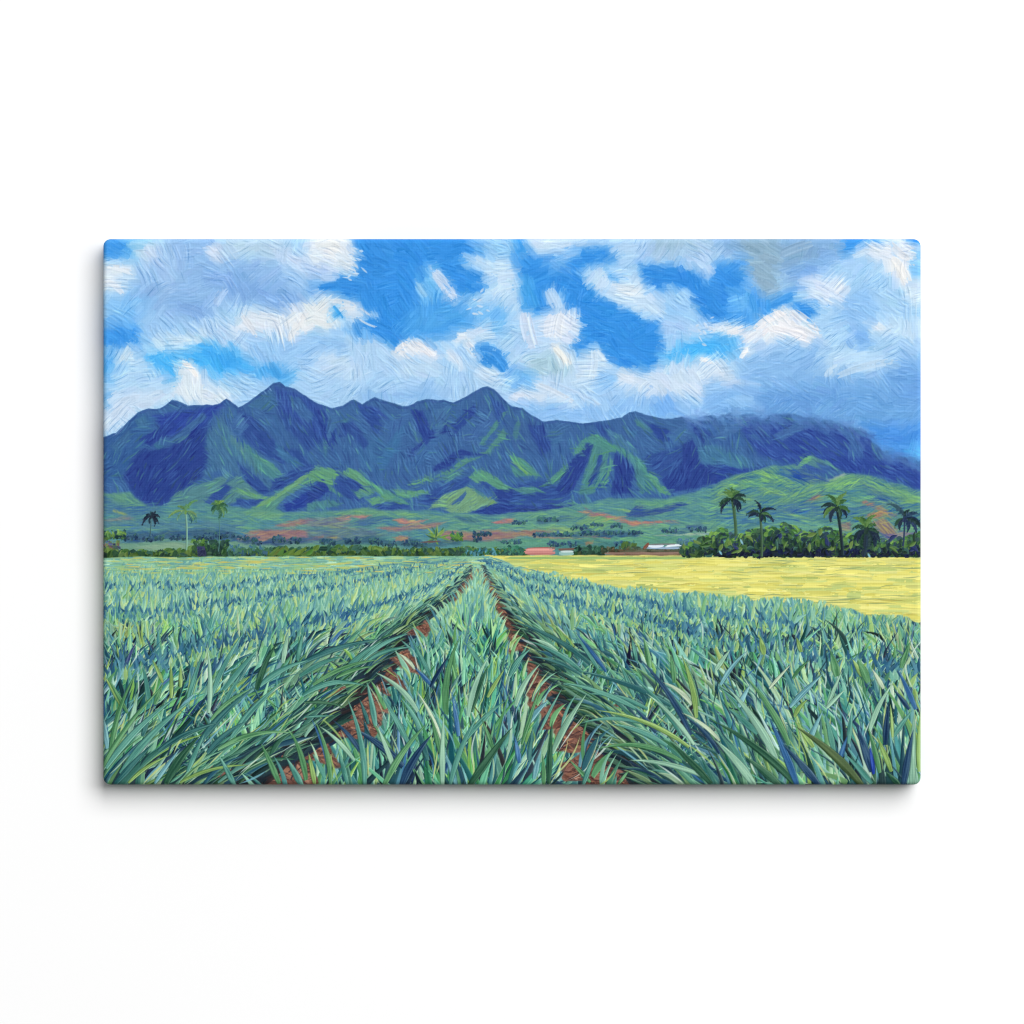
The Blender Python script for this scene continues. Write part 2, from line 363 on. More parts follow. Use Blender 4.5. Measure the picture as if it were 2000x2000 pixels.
fill([(1396, 720), (1440, 740), (1470, 750), (1420, 756)], (226, 230, 236), 3, 4, 10)
fill([(1396, 750), (1500, 760), (1640, 740), (1810, 790), (1810, 900), (1396, 850)], (116, 168, 223), 8, 14, 10)
fill([(1480, 770), (1560, 760), (1640, 770), (1600, 800), (1480, 810)], (108, 160, 219), 6, 8, -30)
fill([(1396, 745), (1460, 760), (1480, 790), (1430, 800), (1396, 795)], (152, 196, 240), 6, 8, 30)
fill([(1640, 775), (1700, 770), (1810, 790), (1810, 830), (1700, 825)], (110, 164, 220), 6, 8, 10)
fill([(1680, 828), (1810, 826), (1810, 900), (1720, 880)], (78, 146, 224), 5, 6, -8)
fill([(1770, 880), (1810, 866), (1810, 902), (1775, 900)], (98, 186, 244), 4, 5, -15)
fill([(1740, 735), (1810, 730), (1810, 790), (1750, 780)], (112, 164, 224), 5, 8)
fill([(1000, 780), (1250, 770), (1400, 790), (1400, 830), (1000, 830)], (146, 192, 239), 6, 10, 15)
fill([(1040, 745), (1060, 750), (1130, 790), (1120, 796), (1060, 770)], (214, 228, 242), 3, 4, 40)
fill([(1060, 745), (1110, 755), (1185, 795), (1178, 800), (1110, 775)], (186, 214, 243), 3, 4, 30)
fill([(1000, 765), (1060, 768), (1060, 785), (1000, 780)], (222, 228, 238), 3, 4, 5)
fill([(1280, 770), (1310, 765), (1330, 810), (1270, 808)], (122, 176, 236), 5, 6, 70)
fill([(1200, 750), (1330, 745), (1380, 760), (1290, 775)], (210, 225, 241), 4, 4, 5)
fill([(1380, 765), (1430, 770), (1410, 815), (1375, 812)], (134, 183, 236), 5, 6)

sky_tint = np.array((-3, 1, 3.0))
plan += sky_tint
clipS = (GY < 915).astype(float)
SOFT = 1.0
lab[GY < 930] = SKY
col[:] = plan
B = (190, 455, 1810, 910)
val, pi, pj = patches(52, 11)
ang = ang[pi, pj] * 0.75 + val * 34 + 14 * N_MID
strokes(700, 80, 36, B, clipS, 8, 3, 4, 0.06, 0.1, 4, .6, alpha=.9)
strokes(2600, 50, 19, B, clipS, 7, 4, 5, 0.06, 0.2, 8, .7, alpha=.85)
strokes(6000, 30, 12, B, clipS, 9, 4, 6, 0.07, 0.35, 8, .7, thr=22, alpha=.8)
strokes(9000, 17, 6, B, clipS, 14, 4, 5, 0.08, 0.5, 6, .6, thr=34, alpha=.8)
strokes(1100, 44, 13, B, clipS, 7, 6, 8, 0.08, 0.25, 20, 1.2, alpha=.85)
strokes(7000, 14, 4, B, clipS, 18, 4, 5, 0.08, 0.5, 6, .6, thr=46, alpha=.8)
tm = clipS * .5
col[:] = col * (1 - tm[..., None]) + plan * tm[..., None]
strokes(2600, 30, 11, B, clipS, 6, 4, 8, 0.05, 0.4, 22, 1.1, alpha=.6)
# the few bold single daubs of the clouds
for d_ in [(846, 526, 892, 590, 22, (208, 223, 243), 0), (354, 703, 388, 742, 9, (247, 244, 240), -.06), (1070, 562, 1092, 606, 24, (186, 215, 243), 0), (1078, 612, 1068, 662, 20, (222, 231, 243), 0),
           (1098, 608, 1088, 665, 22, (227, 234, 243), .05), (1024, 606, 1044, 686, 26, (208, 222, 242), .04), (1158, 680, 1150, 750, 15, (206, 226, 243), -.08), (1166, 684, 1184, 706, 8, (214, 230, 243), 0),
           (1364, 700, 1396, 708, 9, (240, 239, 241), 0), (1444, 702, 1462, 676, 9, (240, 240, 243), 0), (770, 690, 806, 668, 9, (238, 238, 240), -.12), (800, 668, 846, 700, 12, (236, 236, 240), -.1),
           (1080, 676, 1112, 712, 13, (236, 237, 232), 0), (1470, 645, 1540, 606, 16, (240, 238, 240), -.05), (1540, 604, 1604, 662, 18, (238, 237, 240), -.06), (1500, 640, 1590, 668, 16, (236, 236, 241), -.05),
           (700, 622, 740, 640, 4, (226, 232, 238), .06), (640, 588, 698, 600, 10, (224, 231, 238), -.08), (700, 600, 732, 622, 4, (214, 226, 240), 0), (1046, 748, 1130, 792, 9, (216, 229, 242), -.03),
           (1062, 742, 1182, 798, 9, (190, 216, 243), -.03), (1735, 470, 1790, 520, 14, (232, 235, 240), .04), (1740, 500, 1778, 556, 16, (238, 238, 236), -.05), (1625, 740, 1760, 706, 14, (196, 222, 243), -.06),
           (1610, 738, 1640, 712, 12, (200, 224, 243), -.08), (1655, 662, 1668, 680, 12, (132, 182, 234), .1), (1520, 500, 1590, 474, 20, (140, 174, 204), -.03), (935, 680, 985, 700, 14, (60, 146, 226), -.12),
           (960, 685, 992, 732, 14, (62, 148, 226), -.08), (650, 596, 670, 622, 7, (52, 160, 234), 0), (560, 668, 604, 602, 13, (230, 233, 236), 0), (470, 610, 504, 660, 12, (226, 231, 238), 0),
           (206, 520, 262, 536, 11, (226, 234, 241), -.06), (204, 545, 242, 576, 12, (220, 229, 240), -.05), (345, 600, 402, 620, 22, (136, 178, 229), -.06), (420, 600, 445, 560, 18, (172, 203, 240), -.08)]:
    dab(*d_[:6], d_[6], 0, 9, .72, clipS, None, .35, 1.3, groove=22)
# ridges of thick paint
comb(520, B, clipS, 7, 34, 4.6, (-52, -42, -30), (16, 13, 8), lambda p_: p_[0] > 150)
comb(260, B, clipS, 7, 26, 4.0, (-18, -16, -12), (22, 18, 12), lambda p_: p_[0] <= 150, .6)
for _ in range(900):
    x = 200 + 1600 * R(); y = 466 + 430 * R()
    i = int((y - Y0) * S); j = int((x - X0) * S)
    if not (0 <= i < H and 0 <= j < W):
        continue
    th = math.radians(ang[i, j] + rng.normal(0, 8)); l = 12 + 26 * R()
    c = col[i, j]
    k = rng.choice([-44, -30, 20, 16]) * (.5 if c.mean() < 170 else 1)
    e = (math.cos(th) * l / 2, math.sin(th) * l / 2)
    dab(x - e[0], y - e[1], x + e[0], y + e[1], 1.2 + .7 * R(), c + k * np.array([1.05, .85, .65]), rng.normal(0, .03), 2, 2, 0.6, clipS, None, 0, 1.5)
for x_, y_, c_ in [(684, 500, 0), (690, 520, 0), (676, 512, 0), (694, 486, 0), (670, 532, 0), (686, 534, 0), (930, 585, 1), (940, 600, 1), (925, 610, 1), (1376, 636, 1), (1384, 648, 1), (1392, 640, 1), (1372, 656, 1), (1366, 642, 1)]:
    for q in range(3):
        dx_, dy_ = rng.normal(0, 7, 2)
        dab(x_ + dx_, y_ + dy_, x_ + dx_ + 5 + 10 * R(), y_ + dy_ + rng.normal(3, 6), 2.5 + 3 * R(), (208, 225, 242), 0, 2, 5, .75, clipS, None, 0, 1.4)

# ============================================================================ MOUNTAINS
ridge = [(190, 864), (200, 857), (220, 847), (227, 846), (250, 825), (270, 806), (290, 798), (312, 798), (325, 789), (336, 781), (350, 786), (366, 793),
         (390, 791), (415, 792), (430, 787), (443, 778), (452, 785), (465, 796), (475, 792), (496, 778), (515, 764), (533, 749), (546, 747),
         (557, 755), (576, 758), (590, 768), (600, 776), (620, 788), (650, 798), (670, 793), (683, 784), (691, 782), (708, 790), (720, 783),
         (731, 776), (741, 782), (760, 786), (775, 790), (785, 795), (800, 793), (816, 785), (836, 780), (855, 783), (868, 781), (885, 786),
         (906, 778), (926, 766), (940, 758), (951, 755), (963, 760), (976, 771), (990, 785), (1000, 794), (1020, 798), (1036, 810), (1060, 824),
         (1090, 821), (1115, 823), (1140, 827), (1160, 825), (1190, 821), (1214, 815), (1229, 806), (1240, 804), (1260, 810), (1284, 816), (1310, 819),
         (1331, 815), (1352, 820), (1374, 814), (1388, 812), (1400, 818), (1408, 812), (1425, 810), (1440, 816), (1470, 810), (1485, 818), (1506, 812),
         (1530, 809), (1550, 813), (1566, 817), (1582, 814), (1605, 822), (1622, 823), (1650, 831), (1690, 844), (1704, 860), (1714, 870),
         (1722, 883), (1754, 888), (1766, 893), (1810, 902)]
sl, m = poly_alpha(ridge + [(1810, 1010), (190, 1010)], 1.6, 1.4)
clipM = np.zeros((H, W)); clipM[sl] = m
sl, m = poly_alpha(ridge + [(1810, 1010), (190, 1010)], 3.0, 4.0)
k_ = np.clip((GX[sl] - 1280) / 160, 0, 1)
clipM[sl] = clipM[sl] * (1 - k_) + m * k_
plan[clipM > 0.02] = (60, 101, 155)
ang[clipM > 0.02] = (64 + 30 * N_MID)[clipM > 0.02]
NAVY, DNAVY, TEAL, TGRN, GRN, LIME = (48, 80, 147), (41, 66, 139), (67, 112, 152), (84, 133, 140), (100, 150, 128), (128, 172, 120)


def M(c, a, *pts, warp=4, soft=4, alpha=1.0):
    c = np.array(c, float)
    if c[1] > c[2] - 25:
        c = c * .70 + np.array((76, 124, 138)) * .30
    fill(pts, c, warp * .6, soft * .4, a, alpha)


M((52, 94, 150), -40, (190, 860), (250, 825), (275, 808), (300, 815), (280, 870), (235, 930), (190, 960), soft=14)
M((64, 112, 152), 60, (262, 820), (285, 810), (290, 830), (270, 835), soft=5)
M((62, 116, 150), 70, (296, 840), (312, 850), (318, 880), (306, 885))
M(DNAVY, -48, (240, 930), (262, 890), (280, 878), (330, 872), (376, 828), (404, 832), (400, 870), (412, 892), (394, 930), (370, 950), (340, 962), (322, 986), (284, 988), (255, 962), soft=12)
M((44, 70, 154), -40, (300, 810), (380, 800), (440, 784), (400, 830), (350, 850), (320, 850), soft=12)
M(TEAL, 65, (430, 812), (452, 840), (500, 900), (556, 942), (530, 965), (470, 930), (440, 915), (398, 930), (406, 890), (402, 850), soft=10)
M(NAVY, 58, (462, 800), (500, 815), (545, 870), (590, 880), (600, 905), (548, 905), (505, 880), (470, 845), soft=8)
M((62, 108, 152), -30, (482, 792), (528, 765), (545, 790), (520, 800), (495, 795), soft=5)
M((52, 84, 156), 80, (535, 755), (580, 765), (640, 800), (640, 860), (590, 860), (550, 820), soft=10)
M(NAVY, 65, (545, 800), (600, 830), (630, 860), (600, 880), (560, 840), soft=10)
M((60, 108, 155), 50, (536, 860), (560, 880), (590, 905), (600, 915), (560, 905), (545, 890))
M((74, 134, 142), 45, (468, 862), (486, 868), (496, 884), (532, 902), (557, 936), (536, 940), (500, 912), (474, 892), soft=3)
M((88, 152, 138), 42, (486, 882), (532, 902), (552, 930), (528, 912), soft=2)
M(NAVY, 45, (462, 900), (500, 930), (530, 960), (510, 968), (480, 940), soft=4)
M(TGRN, -20, (324, 988), (342, 960), (396, 945), (452, 922), (440, 944), (466, 930), (500, 955), (524, 974), (470, 978), (420, 988))
M(NAVY, 30, (415, 965), (440, 945), (455, 950), (430, 980), (400, 985), soft=4)
M((112, 172, 124), 12, (455, 955), (480, 958), (524, 970), (518, 975), (470, 966), soft=2)
M(NAVY, 8, (460, 972), (520, 975), (500, 985), (465, 985), soft=3)
M(NAVY, -30, (530, 940), (600, 905), (620, 910), (560, 950), (530, 960), soft=4)
M((92, 150, 130), -28, (470, 1000), (520, 975), (552, 955), (598, 925), (602, 945), (560, 970), (540, 990), (560, 1003), (520, 1010))
M((120, 174, 112), -30, (500, 988), (545, 962), (600, 922), (604, 930), (560, 962), (515, 990), soft=2)
M((40, 66, 148), -25, (556, 985), (600, 960), (640, 935), (640, 960), (600, 990), (560, 1000), soft=4)
M((104, 166, 116), 20, (600, 926), (616, 912), (638, 914), (668, 922), (682, 914), (700, 922), (722, 942), (742, 950), (700, 948), (664, 928), (645, 950), (630, 936), (604, 945), soft=3)
M((112, 174, 112), -60, (664, 922), (652, 950), (645, 948), (655, 928), soft=2)
M((84, 144, 132), 35, (630, 940), (650, 955), (680, 970), (665, 970), (635, 955), soft=3)
M(NAVY, 35, (668, 926), (712, 950), (742, 955), (700, 978), (672, 970), (652, 952), soft=3)
M(DNAVY, -30, (600, 962), (630, 936), (642, 956), (610, 980), (600, 985), soft=4)
M((86, 150, 132), 30, (700, 925), (740, 950), (780, 968), (800, 986), (770, 985), (740, 965), soft=3)
M((106, 170, 118), -25, (715, 975), (755, 965), (772, 972), (740, 985), (725, 990), soft=3)
M((92, 152, 128), 10, (690, 960), (715, 950), (740, 958), (700, 975), soft=3)
M((102, 166, 122), 12, (768, 955), (800, 955), (842, 960), (826, 968), (790, 972), (775, 966), soft=3)
M((104, 168, 122), -12, (795, 945), (820, 936), (846, 926), (840, 936), (812, 946), soft=3)
M(NAVY, 0, (735, 985), (770, 980), (800, 990), (770, 998), (740, 997), soft=3)
M((76, 134, 140), 5, (600, 985), (640, 975), (672, 982), (640, 992), (600, 1000), soft=4)
M((62, 108, 158), 58, (690, 870), (745, 850), (770, 880), (740, 925), (710, 910), soft=8)
M((60, 110, 160), -58, (735, 900), (770, 850), (790, 830), (780, 880), (745, 920), soft=8)
M((66, 118, 150), 85, (732, 825), (742, 822), (743, 845), (734, 850))
M((70, 124, 148), -60, (655, 860), (672, 820), (680, 818), (662, 850), (640, 870), (634, 900), (630, 850), soft=6)
M(NAVY, 50, (665, 830), (690, 825), (720, 865), (710, 880), (680, 850), (660, 855), soft=6)
M((52, 84, 158), 25, (690, 790), (740, 795), (760, 820), (720, 815), soft=6)
M((72, 126, 142), 72, (802, 830), (812, 845), (818, 865), (810, 855), soft=3)
M((76, 134, 142), -65, (838, 840), (845, 825), (842, 842), (836, 850), soft=3)
M(DNAVY, -38, (875, 828), (868, 845), (835, 865), (812, 880), (795, 895), (802, 880), (825, 860), (840, 842), soft=5)
M((62, 106, 160), -50, (820, 870), (862, 845), (850, 880), (820, 910), (800, 915), soft=6)
M(DNAVY, -35, (948, 886), (910, 890), (880, 908), (845, 925), (850, 912), (880, 888), (900, 880), soft=4)
M(NAVY, 75, (868, 865), (880, 880), (868, 890), soft=4)
M((80, 142, 134), -62, (978, 808), (990, 805), (972, 832), (945, 865), (935, 870), (955, 840), soft=3)
M((82, 142, 130), -40, (985, 835), (990, 850), (960, 880), (945, 885), (965, 860), soft=4)
M((88, 150, 128), -28, (945, 888), (920, 900), (880, 925), (840, 935), (870, 920), (905, 898), soft=3)
M((78, 134, 138), -28, (940, 905), (910, 915), (885, 935), (850, 940), (880, 925), soft=4)
M(NAVY, -15, (835, 962), (880, 940), (930, 925), (905, 950), (865, 965), (845, 985), (805, 992), (830, 975), soft=5)
M((58, 96, 150), 55, (985, 820), (1040, 825), (1060, 850), (1030, 880), (1000, 870), soft=8)
M((70, 122, 140), -65, (1000, 850), (1012, 820), (1018, 826), (1008, 865), soft=4)
M((96, 162, 124), 30, (916, 932), (930, 914), (962, 926), (1000, 955), (980, 958), (950, 942), (930, 942), soft=3)
M(NAVY, 28, (935, 938), (955, 945), (962, 958), (940, 950), soft=3)
M(LIME, -28, (838, 996), (868, 966), (912, 949), (935, 960), (952, 970), (976, 982), (940, 986), (915, 1002), (885, 1004), (862, 990), soft=3)
M((60, 100, 152), -42, (880, 985), (910, 958), (914, 962), (895, 985), soft=2)
M((74, 128, 140), 40, (926, 955), (950, 965), (945, 972), (930, 962), soft=2)
M(DNAVY, 0, (922, 1000), (940, 988), (970, 982), (1002, 984), (1002, 1002), (960, 1004), soft=3)
M(DNAVY, 20, (960, 955), (1000, 955), (1002, 985), (970, 978), soft=5)
M((88, 154, 124), 45, (998, 888), (1020, 895), (1052, 925), (1060, 935), (1030, 925), (1000, 900), soft=3)
M((118, 178, 110), 50, (1000, 898), (1012, 905), (1042, 930), (1036, 930), (1008, 912), soft=2)
M((76, 138, 130), 55, (998, 910), (1030, 925), (1040, 930), (1005, 930), soft=3)
M(NAVY, 10, (1000, 945), (1060, 940), (1120, 965), (1100, 985), (1000, 985), soft=6)
M((78, 140, 138), 15, (1000, 955), (1040, 950), (1060, 962), (1020, 965), soft=3)
M((92, 156, 132), 15, (1090, 985), (1120, 980), (1145, 992), (1100, 994), soft=3)
M(DNAVY, -5, (996, 986), (1080, 986), (1130, 985), (1090, 996), (1040, 1003), (996, 1004), soft=4)
M((86, 152, 126), -45, (1058, 952), (1085, 925), (1120, 896), (1140, 870), (1148, 860), (1120, 905), (1080, 945), soft=3)
M((80, 148, 134), 32, (1118, 885), (1130, 866), (1150, 854), (1168, 850), (1204, 870), (1258, 902), (1264, 920), (1284, 935), (1290, 945), (1310, 966), (1298, 962), (1262, 940), (1240, 910), (1206, 882), (1160, 878), soft=4)
M((92, 160, 128), -52, (1118, 885), (1138, 862), (1130, 880), (1120, 890), soft=2)
M(DNAVY, -62, (1146, 865), (1158, 868), (1140, 915), (1120, 955), (1095, 968), (1085, 955), (1110, 905), soft=4)
M((74, 134, 132), -68, (1158, 870), (1190, 880), (1185, 920), (1160, 965), (1130, 965), (1140, 925), soft=4)
M(NAVY, -65, (1170, 885), (1180, 890), (1160, 945), (1150, 950), soft=3)
M((92, 158, 122), -62, (1196, 895), (1200, 905), (1180, 950), (1172, 955), soft=2)
M(DNAVY, 80, (1200, 882), (1222, 902), (1238, 918), (1232, 960), (1192, 968), (1200, 930), soft=4)
M((72, 130, 140), 70, (1235, 905), (1268, 930), (1275, 960), (1250, 965), (1240, 930), soft=4)
M((100, 168, 128), 60, (1268, 920), (1286, 935), (1284, 948), (1272, 940), soft=2)
M((96, 164, 124), 40, (1278, 945), (1300, 950), (1310, 968), (1290, 962), soft=2)
M(NAVY, 70, (1160, 825), (1190, 830), (1220, 862), (1250, 875), (1215, 870), (1175, 850), soft=6)
M((74, 132, 142), 40, (1240, 815), (1262, 830), (1285, 845), (1270, 845), (1245, 830), soft=3)
M((66, 118, 162), 50, (1228, 842), (1245, 840), (1240, 855), soft=3)
M((62, 108, 160), -58, (1054, 875), (1068, 862), (1072, 868), (1060, 880), soft=3)
M(DNAVY, -70, (1330, 868), (1352, 862), (1370, 885), (1362, 902), (1405, 915), (1410, 940), (1330, 957), (1306, 962), (1292, 935), (1330, 905), soft=5)
M(NAVY, -35, (1260, 890), (1330, 870), (1330, 905), (1295, 935), (1270, 910), soft=8)
M((66, 117, 156), 60, (1362, 875), (1400, 868), (1420, 880), (1470, 900), (1440, 915), (1400, 912), (1362, 895), soft=5)
M((58, 98, 156), 60, (1360, 840), (1400, 835), (1440, 850), (1480, 870), (1400, 870), soft=8)
M((48, 78, 154), 35, (1440, 830), (1540, 825), (1700, 850), (1710, 900), (1600, 920), (1480, 890), soft=14)
M((62, 104, 160), 50, (1460, 850), (1475, 850), (1485, 862), (1470, 860))
M((60, 98, 162), 85, (1658, 875), (1690, 870), (1684, 915), (1656, 920), soft=5)
M((42, 70, 148), 10, (1400, 905), (1440, 915), (1500, 910), (1430, 930), (1400, 945), soft=4)
M((44, 72, 150), 20, (1580, 900), (1640, 920), (1720, 930), (1810, 958), (1810, 920), (1760, 895), (1700, 900), (1640, 890), soft=8)
M(TGRN, 35, (1560, 892), (1585, 891), (1615, 900), (1650, 925), (1600, 915), (1570, 905), soft=4)
M((58, 96, 154), 35, (1590, 900), (1620, 908), (1645, 922), (1610, 920), soft=3)
M((112, 178, 122), -38, (1562, 902), (1576, 890), (1590, 893), (1574, 906), (1556, 915), soft=2)
LB = (70, 112, 166)
M(LB, -52, (455, 820), (468, 806), (486, 830), (470, 850))
M((62, 104, 158), 62, (560, 770), (585, 775), (612, 810), (600, 830), (575, 800))
M((44, 74, 146), 68, (612, 800), (632, 800), (660, 845), (650, 880), (630, 850))
M((66, 110, 160), -62, (640, 812), (668, 800), (650, 850), (640, 870))
M((46, 78, 148), 58, (700, 800), (720, 795), (748, 832), (735, 850))
M((64, 106, 162), -55, (748, 835), (790, 800), (800, 815), (765, 855))
M((44, 72, 146), 70, (800, 800), (825, 800), (845, 850), (832, 870), (815, 840))
M((68, 112, 160), -58, (850, 800), (880, 795), (862, 850), (848, 860))
M((44, 74, 146), -50, (880, 830), (925, 790), (930, 805), (890, 850))
M((64, 104, 160), -48, (900, 860), (960, 800), (970, 815), (920, 870))
M((50, 84, 152), 72, (958, 770), (985, 795), (975, 830), (958, 800))
M((46, 76, 146), 70, (1030, 830), (1060, 832), (1080, 870), (1055, 890))
M((64, 108, 158), -60, (1070, 840), (1110, 830), (1090, 870), (1075, 880))
M((70, 118, 156), 48, (1180, 835), (1215, 850), (1250, 885), (1230, 885), (1195, 860))
M((44, 74, 148), 40, (1262, 825), (1300, 835), (1330, 860), (1290, 862))
M((66, 110, 162), -52, (1300, 850), (1335, 828), (1345, 840), (1318, 866))
M((48, 80, 150), 60, (1345, 830), (1370, 825), (1390, 850), (1372, 866))
M((66, 108, 162), -45, (1395, 850), (1440, 822), (1450, 834), (1410, 862))
M((50, 82, 152), 48, (1450, 825), (1480, 825), (1520, 860), (1490, 868))
M((66, 106, 164), -40, (1510, 850), (1560, 822), (1572, 834), (1530, 862))
M((46, 76, 150), 46, (1580, 830), (1620, 835), (1650, 880), (1615, 870))
M((64, 104, 164), 55, (1640, 838), (1665, 842), (1690, 880), (1668, 885))
M((42, 68, 144), -52, (270, 860), (330, 820), (345, 832), (295, 872))
M((60, 104, 150), -45, (215, 870), (250, 840), (262, 850), (228, 890))
M((60, 100, 152), -50, (330, 860), (395, 805), (402, 815), (350, 868))
M((70, 120, 152), 62, (432, 820), (440, 830), (470, 890), (458, 890))
M((78, 128, 150), 60, (452, 845), (500, 905), (490, 908), (450, 862))
B = (190, 740, 1810, 1010)
lab[(clipM > 0.5)] = MOUNT
n0 = col.copy()
A = clipM[..., None]; col[:] = col * (1 - A) + plan * A
val, pi, pj = patches(34, 12)
ang = np.where(clipM > .02, ang * .6 + ang[pi, pj] * .4 + val * 9, ang)
strokes(1300, 42, 10, B, clipM, 6, 4, 5, 0.05, 0.1, 5, 0.8)
strokes(4200, 30, 6, B, clipM, 7, 5, 6, 0.05, 0.2, 6, 0.9)
strokes(9000, 18, 3.6, B, clipM, 9, 4, 5, 0.06, 0.3, 0, 0.9, thr=16)
strokes(9000, 12, 2.6, B, clipM, 9, 4, 5, 0.06, 0.3, 0, 0.9, thr=26)
for _ in range(2600):                                # fine bristle lines on the slopes
    x = 200 + 1600 * R(); y = 750 + 250 * R()
    i = int((y - Y0) * S); j = int((x - X0) * S)
    if not (0 <= i < H and 0 <= j < W) or clipM[i, j] < .5:
        continue
    th = math.radians(ang[i, j] + rng.normal(0, 7)); l = 10 + 24 * R()
    c = col[i, j] + rng.choice([-16, -10, 14, 20]) * np.array([.7, 1, 1.05])
    e = (math.cos(th) * l / 2, math.sin(th) * l / 2)
    dab(x - e[0], y - e[1], x + e[0], y + e[1], 1.3, c, rng.normal(0, .03), 2, 2, 0.7, clipM, None, 0, 1.2)
tm = clipM * .6
col[:] = col * (1 - tm[..., None]) + plan * tm[..., None]
for _ in range(2300):                                # gullies and ribs
    x = 200 + 1600 * R(); y = 770 + 225 * R()
    i = int((y - Y0) * S); j = int((x - X0) * S)
    if not (0 <= i < H and 0 <= j < W) or clipM[i, j] < .5:
        continue
    th = math.radians(ang[i, j] + rng.normal(0, 6)); l = 10 + 26 * R()
    c = plan[i, j] + rng.choice([-20, -12, 12, 20]) * np.array([.6, 1, .8]) + (np.array((12, 22, -12)) if R() < .28 else 0)
    e = (math.cos(th) * l / 2, math.sin(th) * l / 2)
    dab(x - e[0], y - e[1], x + e[0], y + e[1], 1.4 + 2.6 * R(), c, rng.normal(0, .03), 2, 4, 0.75, clipM, None, 0, 1.2)
comb(520, B, clipM, 6, 26, 3.4, (-12, -18, -18), (14, 20, 18), lambda p_: p_[1] < 118, .65)
comb(260, B, clipM, 6, 22, 3.6, (-34, -42, 8), (16, 20, -6), lambda p_: p_[1] >= 118, .7)
# darker line of paint along the crest
for (ax, ay), (bx, by) in zip(ridge[:-1], ridge[1:]):
    if ax > 1150:
        break
    dab(ax, ay + 2.5, bx, by + 2.5, 3.0 + 3 * R(), np.array((50, 82, 146)) + rng.normal(0, 5), 0, 2, 3, 0.6, clipM, None, 0, 1.2)

B = (190, 740, 1810, 1010)
for k in range(420):                                 # cloud and haze drawn down over the right ridge
    x = 1330 + 460 * R(); yr = np.interp(x, [p_[0] for p_ in ridge], [p_[1] for p_ in ridge])
    y = yr + rng.normal(2, 9); l = 14 + 26 * R()
    i = int(np.clip((yr - 16 - Y0) * S, 0, H - 1)); j = int(np.clip((x - X0) * S, 0, W - 1))
    c = plan[i, j] * .5 + np.array((78, 120, 182)) * .5 if y < yr + 3 else np.array((72, 112, 174))
    th = math.radians(24 + rng.normal(0, 22))
    dab(x, y, x + math.cos(th) * l, y + math.sin(th) * l, 4 + 6 * R(), c + rng.normal(0, 4, 3), rng.normal(0, .06), 0, 5, .24, None, None, .3, .8)
# ============================================================================ GREEN FOOTHILLS AND VALLEY
vtop = [(190, 962), (215, 965), (250, 962), (280, 985), (300, 990), (330, 986), (400, 985), (470, 990), (520, 1000), (560, 1003), (640, 998), (700, 994), (780, 998),
        (830, 998), (900, 1004), (960, 1004), (1040, 1002), (1110, 992), (1150, 985), (1180, 975), (1240, 972), (1300, 975), (1345, 962), (1400, 944),
        (1430, 931), (1470, 921), (1510, 911), (1550, 906), (1580, 922), (1620, 936), (1650, 925), (1676, 928), (1700, 932), (1750, 946), (1810, 962)]
sl, m = poly_alpha(vtop + [(1810, 1100), (190, 1100)], 3.0, 3.0)
clipV = np.zeros((H, W)); clipV[sl] = m
b = clipV > 0.02
plan[b] = (84, 138, 143); ang[b] = (4 + 6 * N_MID)[b]


def V(c, a, *pts, warp=2.5, soft=2.5, alpha=1.0):
    c = np.array(c, float)
    if c[0] > c[1]:
        c = c * .62 + np.array((118, 122, 124)) * .38
    else:
        c = c * .68 + np.array((82, 126, 134)) * .32
    fill(pts, c, warp, soft, a, alpha)


V((66, 112, 152), 0, (190, 960), (300, 985), (330, 1000), (250, 1010), (190, 1000), soft=8)
V((96, 152, 128), 30, (190, 962), (250, 962), (282, 985), (230, 985), soft=5)
V((88, 146, 142), 4, (300, 1000), (420, 990), (560, 1003), (700, 998), (620, 1010), (420, 1015), soft=6)
V((112, 168, 122), -10, (470, 1000), (520, 985), (560, 1003), (540, 1010), (490, 1010))
V((168, 182, 96), 30, (224, 996), (248, 1006), (240, 1008), (222, 1000), soft=2)
V((150, 122, 128), -2, (204, 1014), (262, 1012), (250, 1018), (204, 1018), soft=2)
V((80, 128, 148), 2, (200, 1016), (480, 1016), (470, 1036), (200, 1036), soft=4)
V((104, 156, 124), 0, (200, 1032), (270, 1025), (250, 1034), (210, 1038))
V((52, 86, 122), 0, (238, 1044), (262, 1038), (300, 1042), (340, 1036), (400, 1034), (460, 1036), (480, 1048), (440, 1056), (330, 1056), (240, 1056), warp=5)
V((120, 163, 130), 2, (220, 1060), (300, 1056), (480, 1056), (610, 1060), (620, 1072), (460, 1078), (230, 1078))
V((150, 180, 140), 0, (260, 1066), (340, 1060), (430, 1070), (300, 1074))
V((160, 120, 116), -4, (535, 1028), (560, 1018), (602, 1014), (640, 1020), (600, 1024), (560, 1030))
V((166, 116, 112), -4, (458, 1052), (490, 1036), (560, 1034), (620, 1038), (630, 1050), (560, 1058), (480, 1056))
V((54, 78, 120), 0, (460, 1056), (500, 1046), (510, 1058), (545, 1045), (560, 1054), (600, 1048), (640, 1056), (560, 1064), (480, 1062), warp=4)
V((206, 135, 118), -8, (652, 1012), (690, 1000), (726, 1006), (704, 1014), (690, 1008), (668, 1014), soft=1.5)
V((64, 104, 148), -12, (680, 1020), (705, 1012), (770, 1008), (730, 1024), (700, 1030))
V((110, 165, 122), -4, (640, 1000), (700, 993), (800, 1000), (830, 1010), (760, 1006), (660, 1006))
V((118, 118, 136), -3, (600, 1012), (660, 1012), (690, 1026), (600, 1030))
V((142, 150, 118), -3, (620, 1024), (690, 1030), (720, 1036), (650, 1036))
V((206, 128, 120), -8, (765, 1014), (785, 1010), (800, 1018), (840, 1012), (825, 1018), (790, 1022), soft=1.5)
V((152, 114, 118), -5, (735, 1032), (790, 1024), (870, 1020), (850, 1030), (760, 1038))
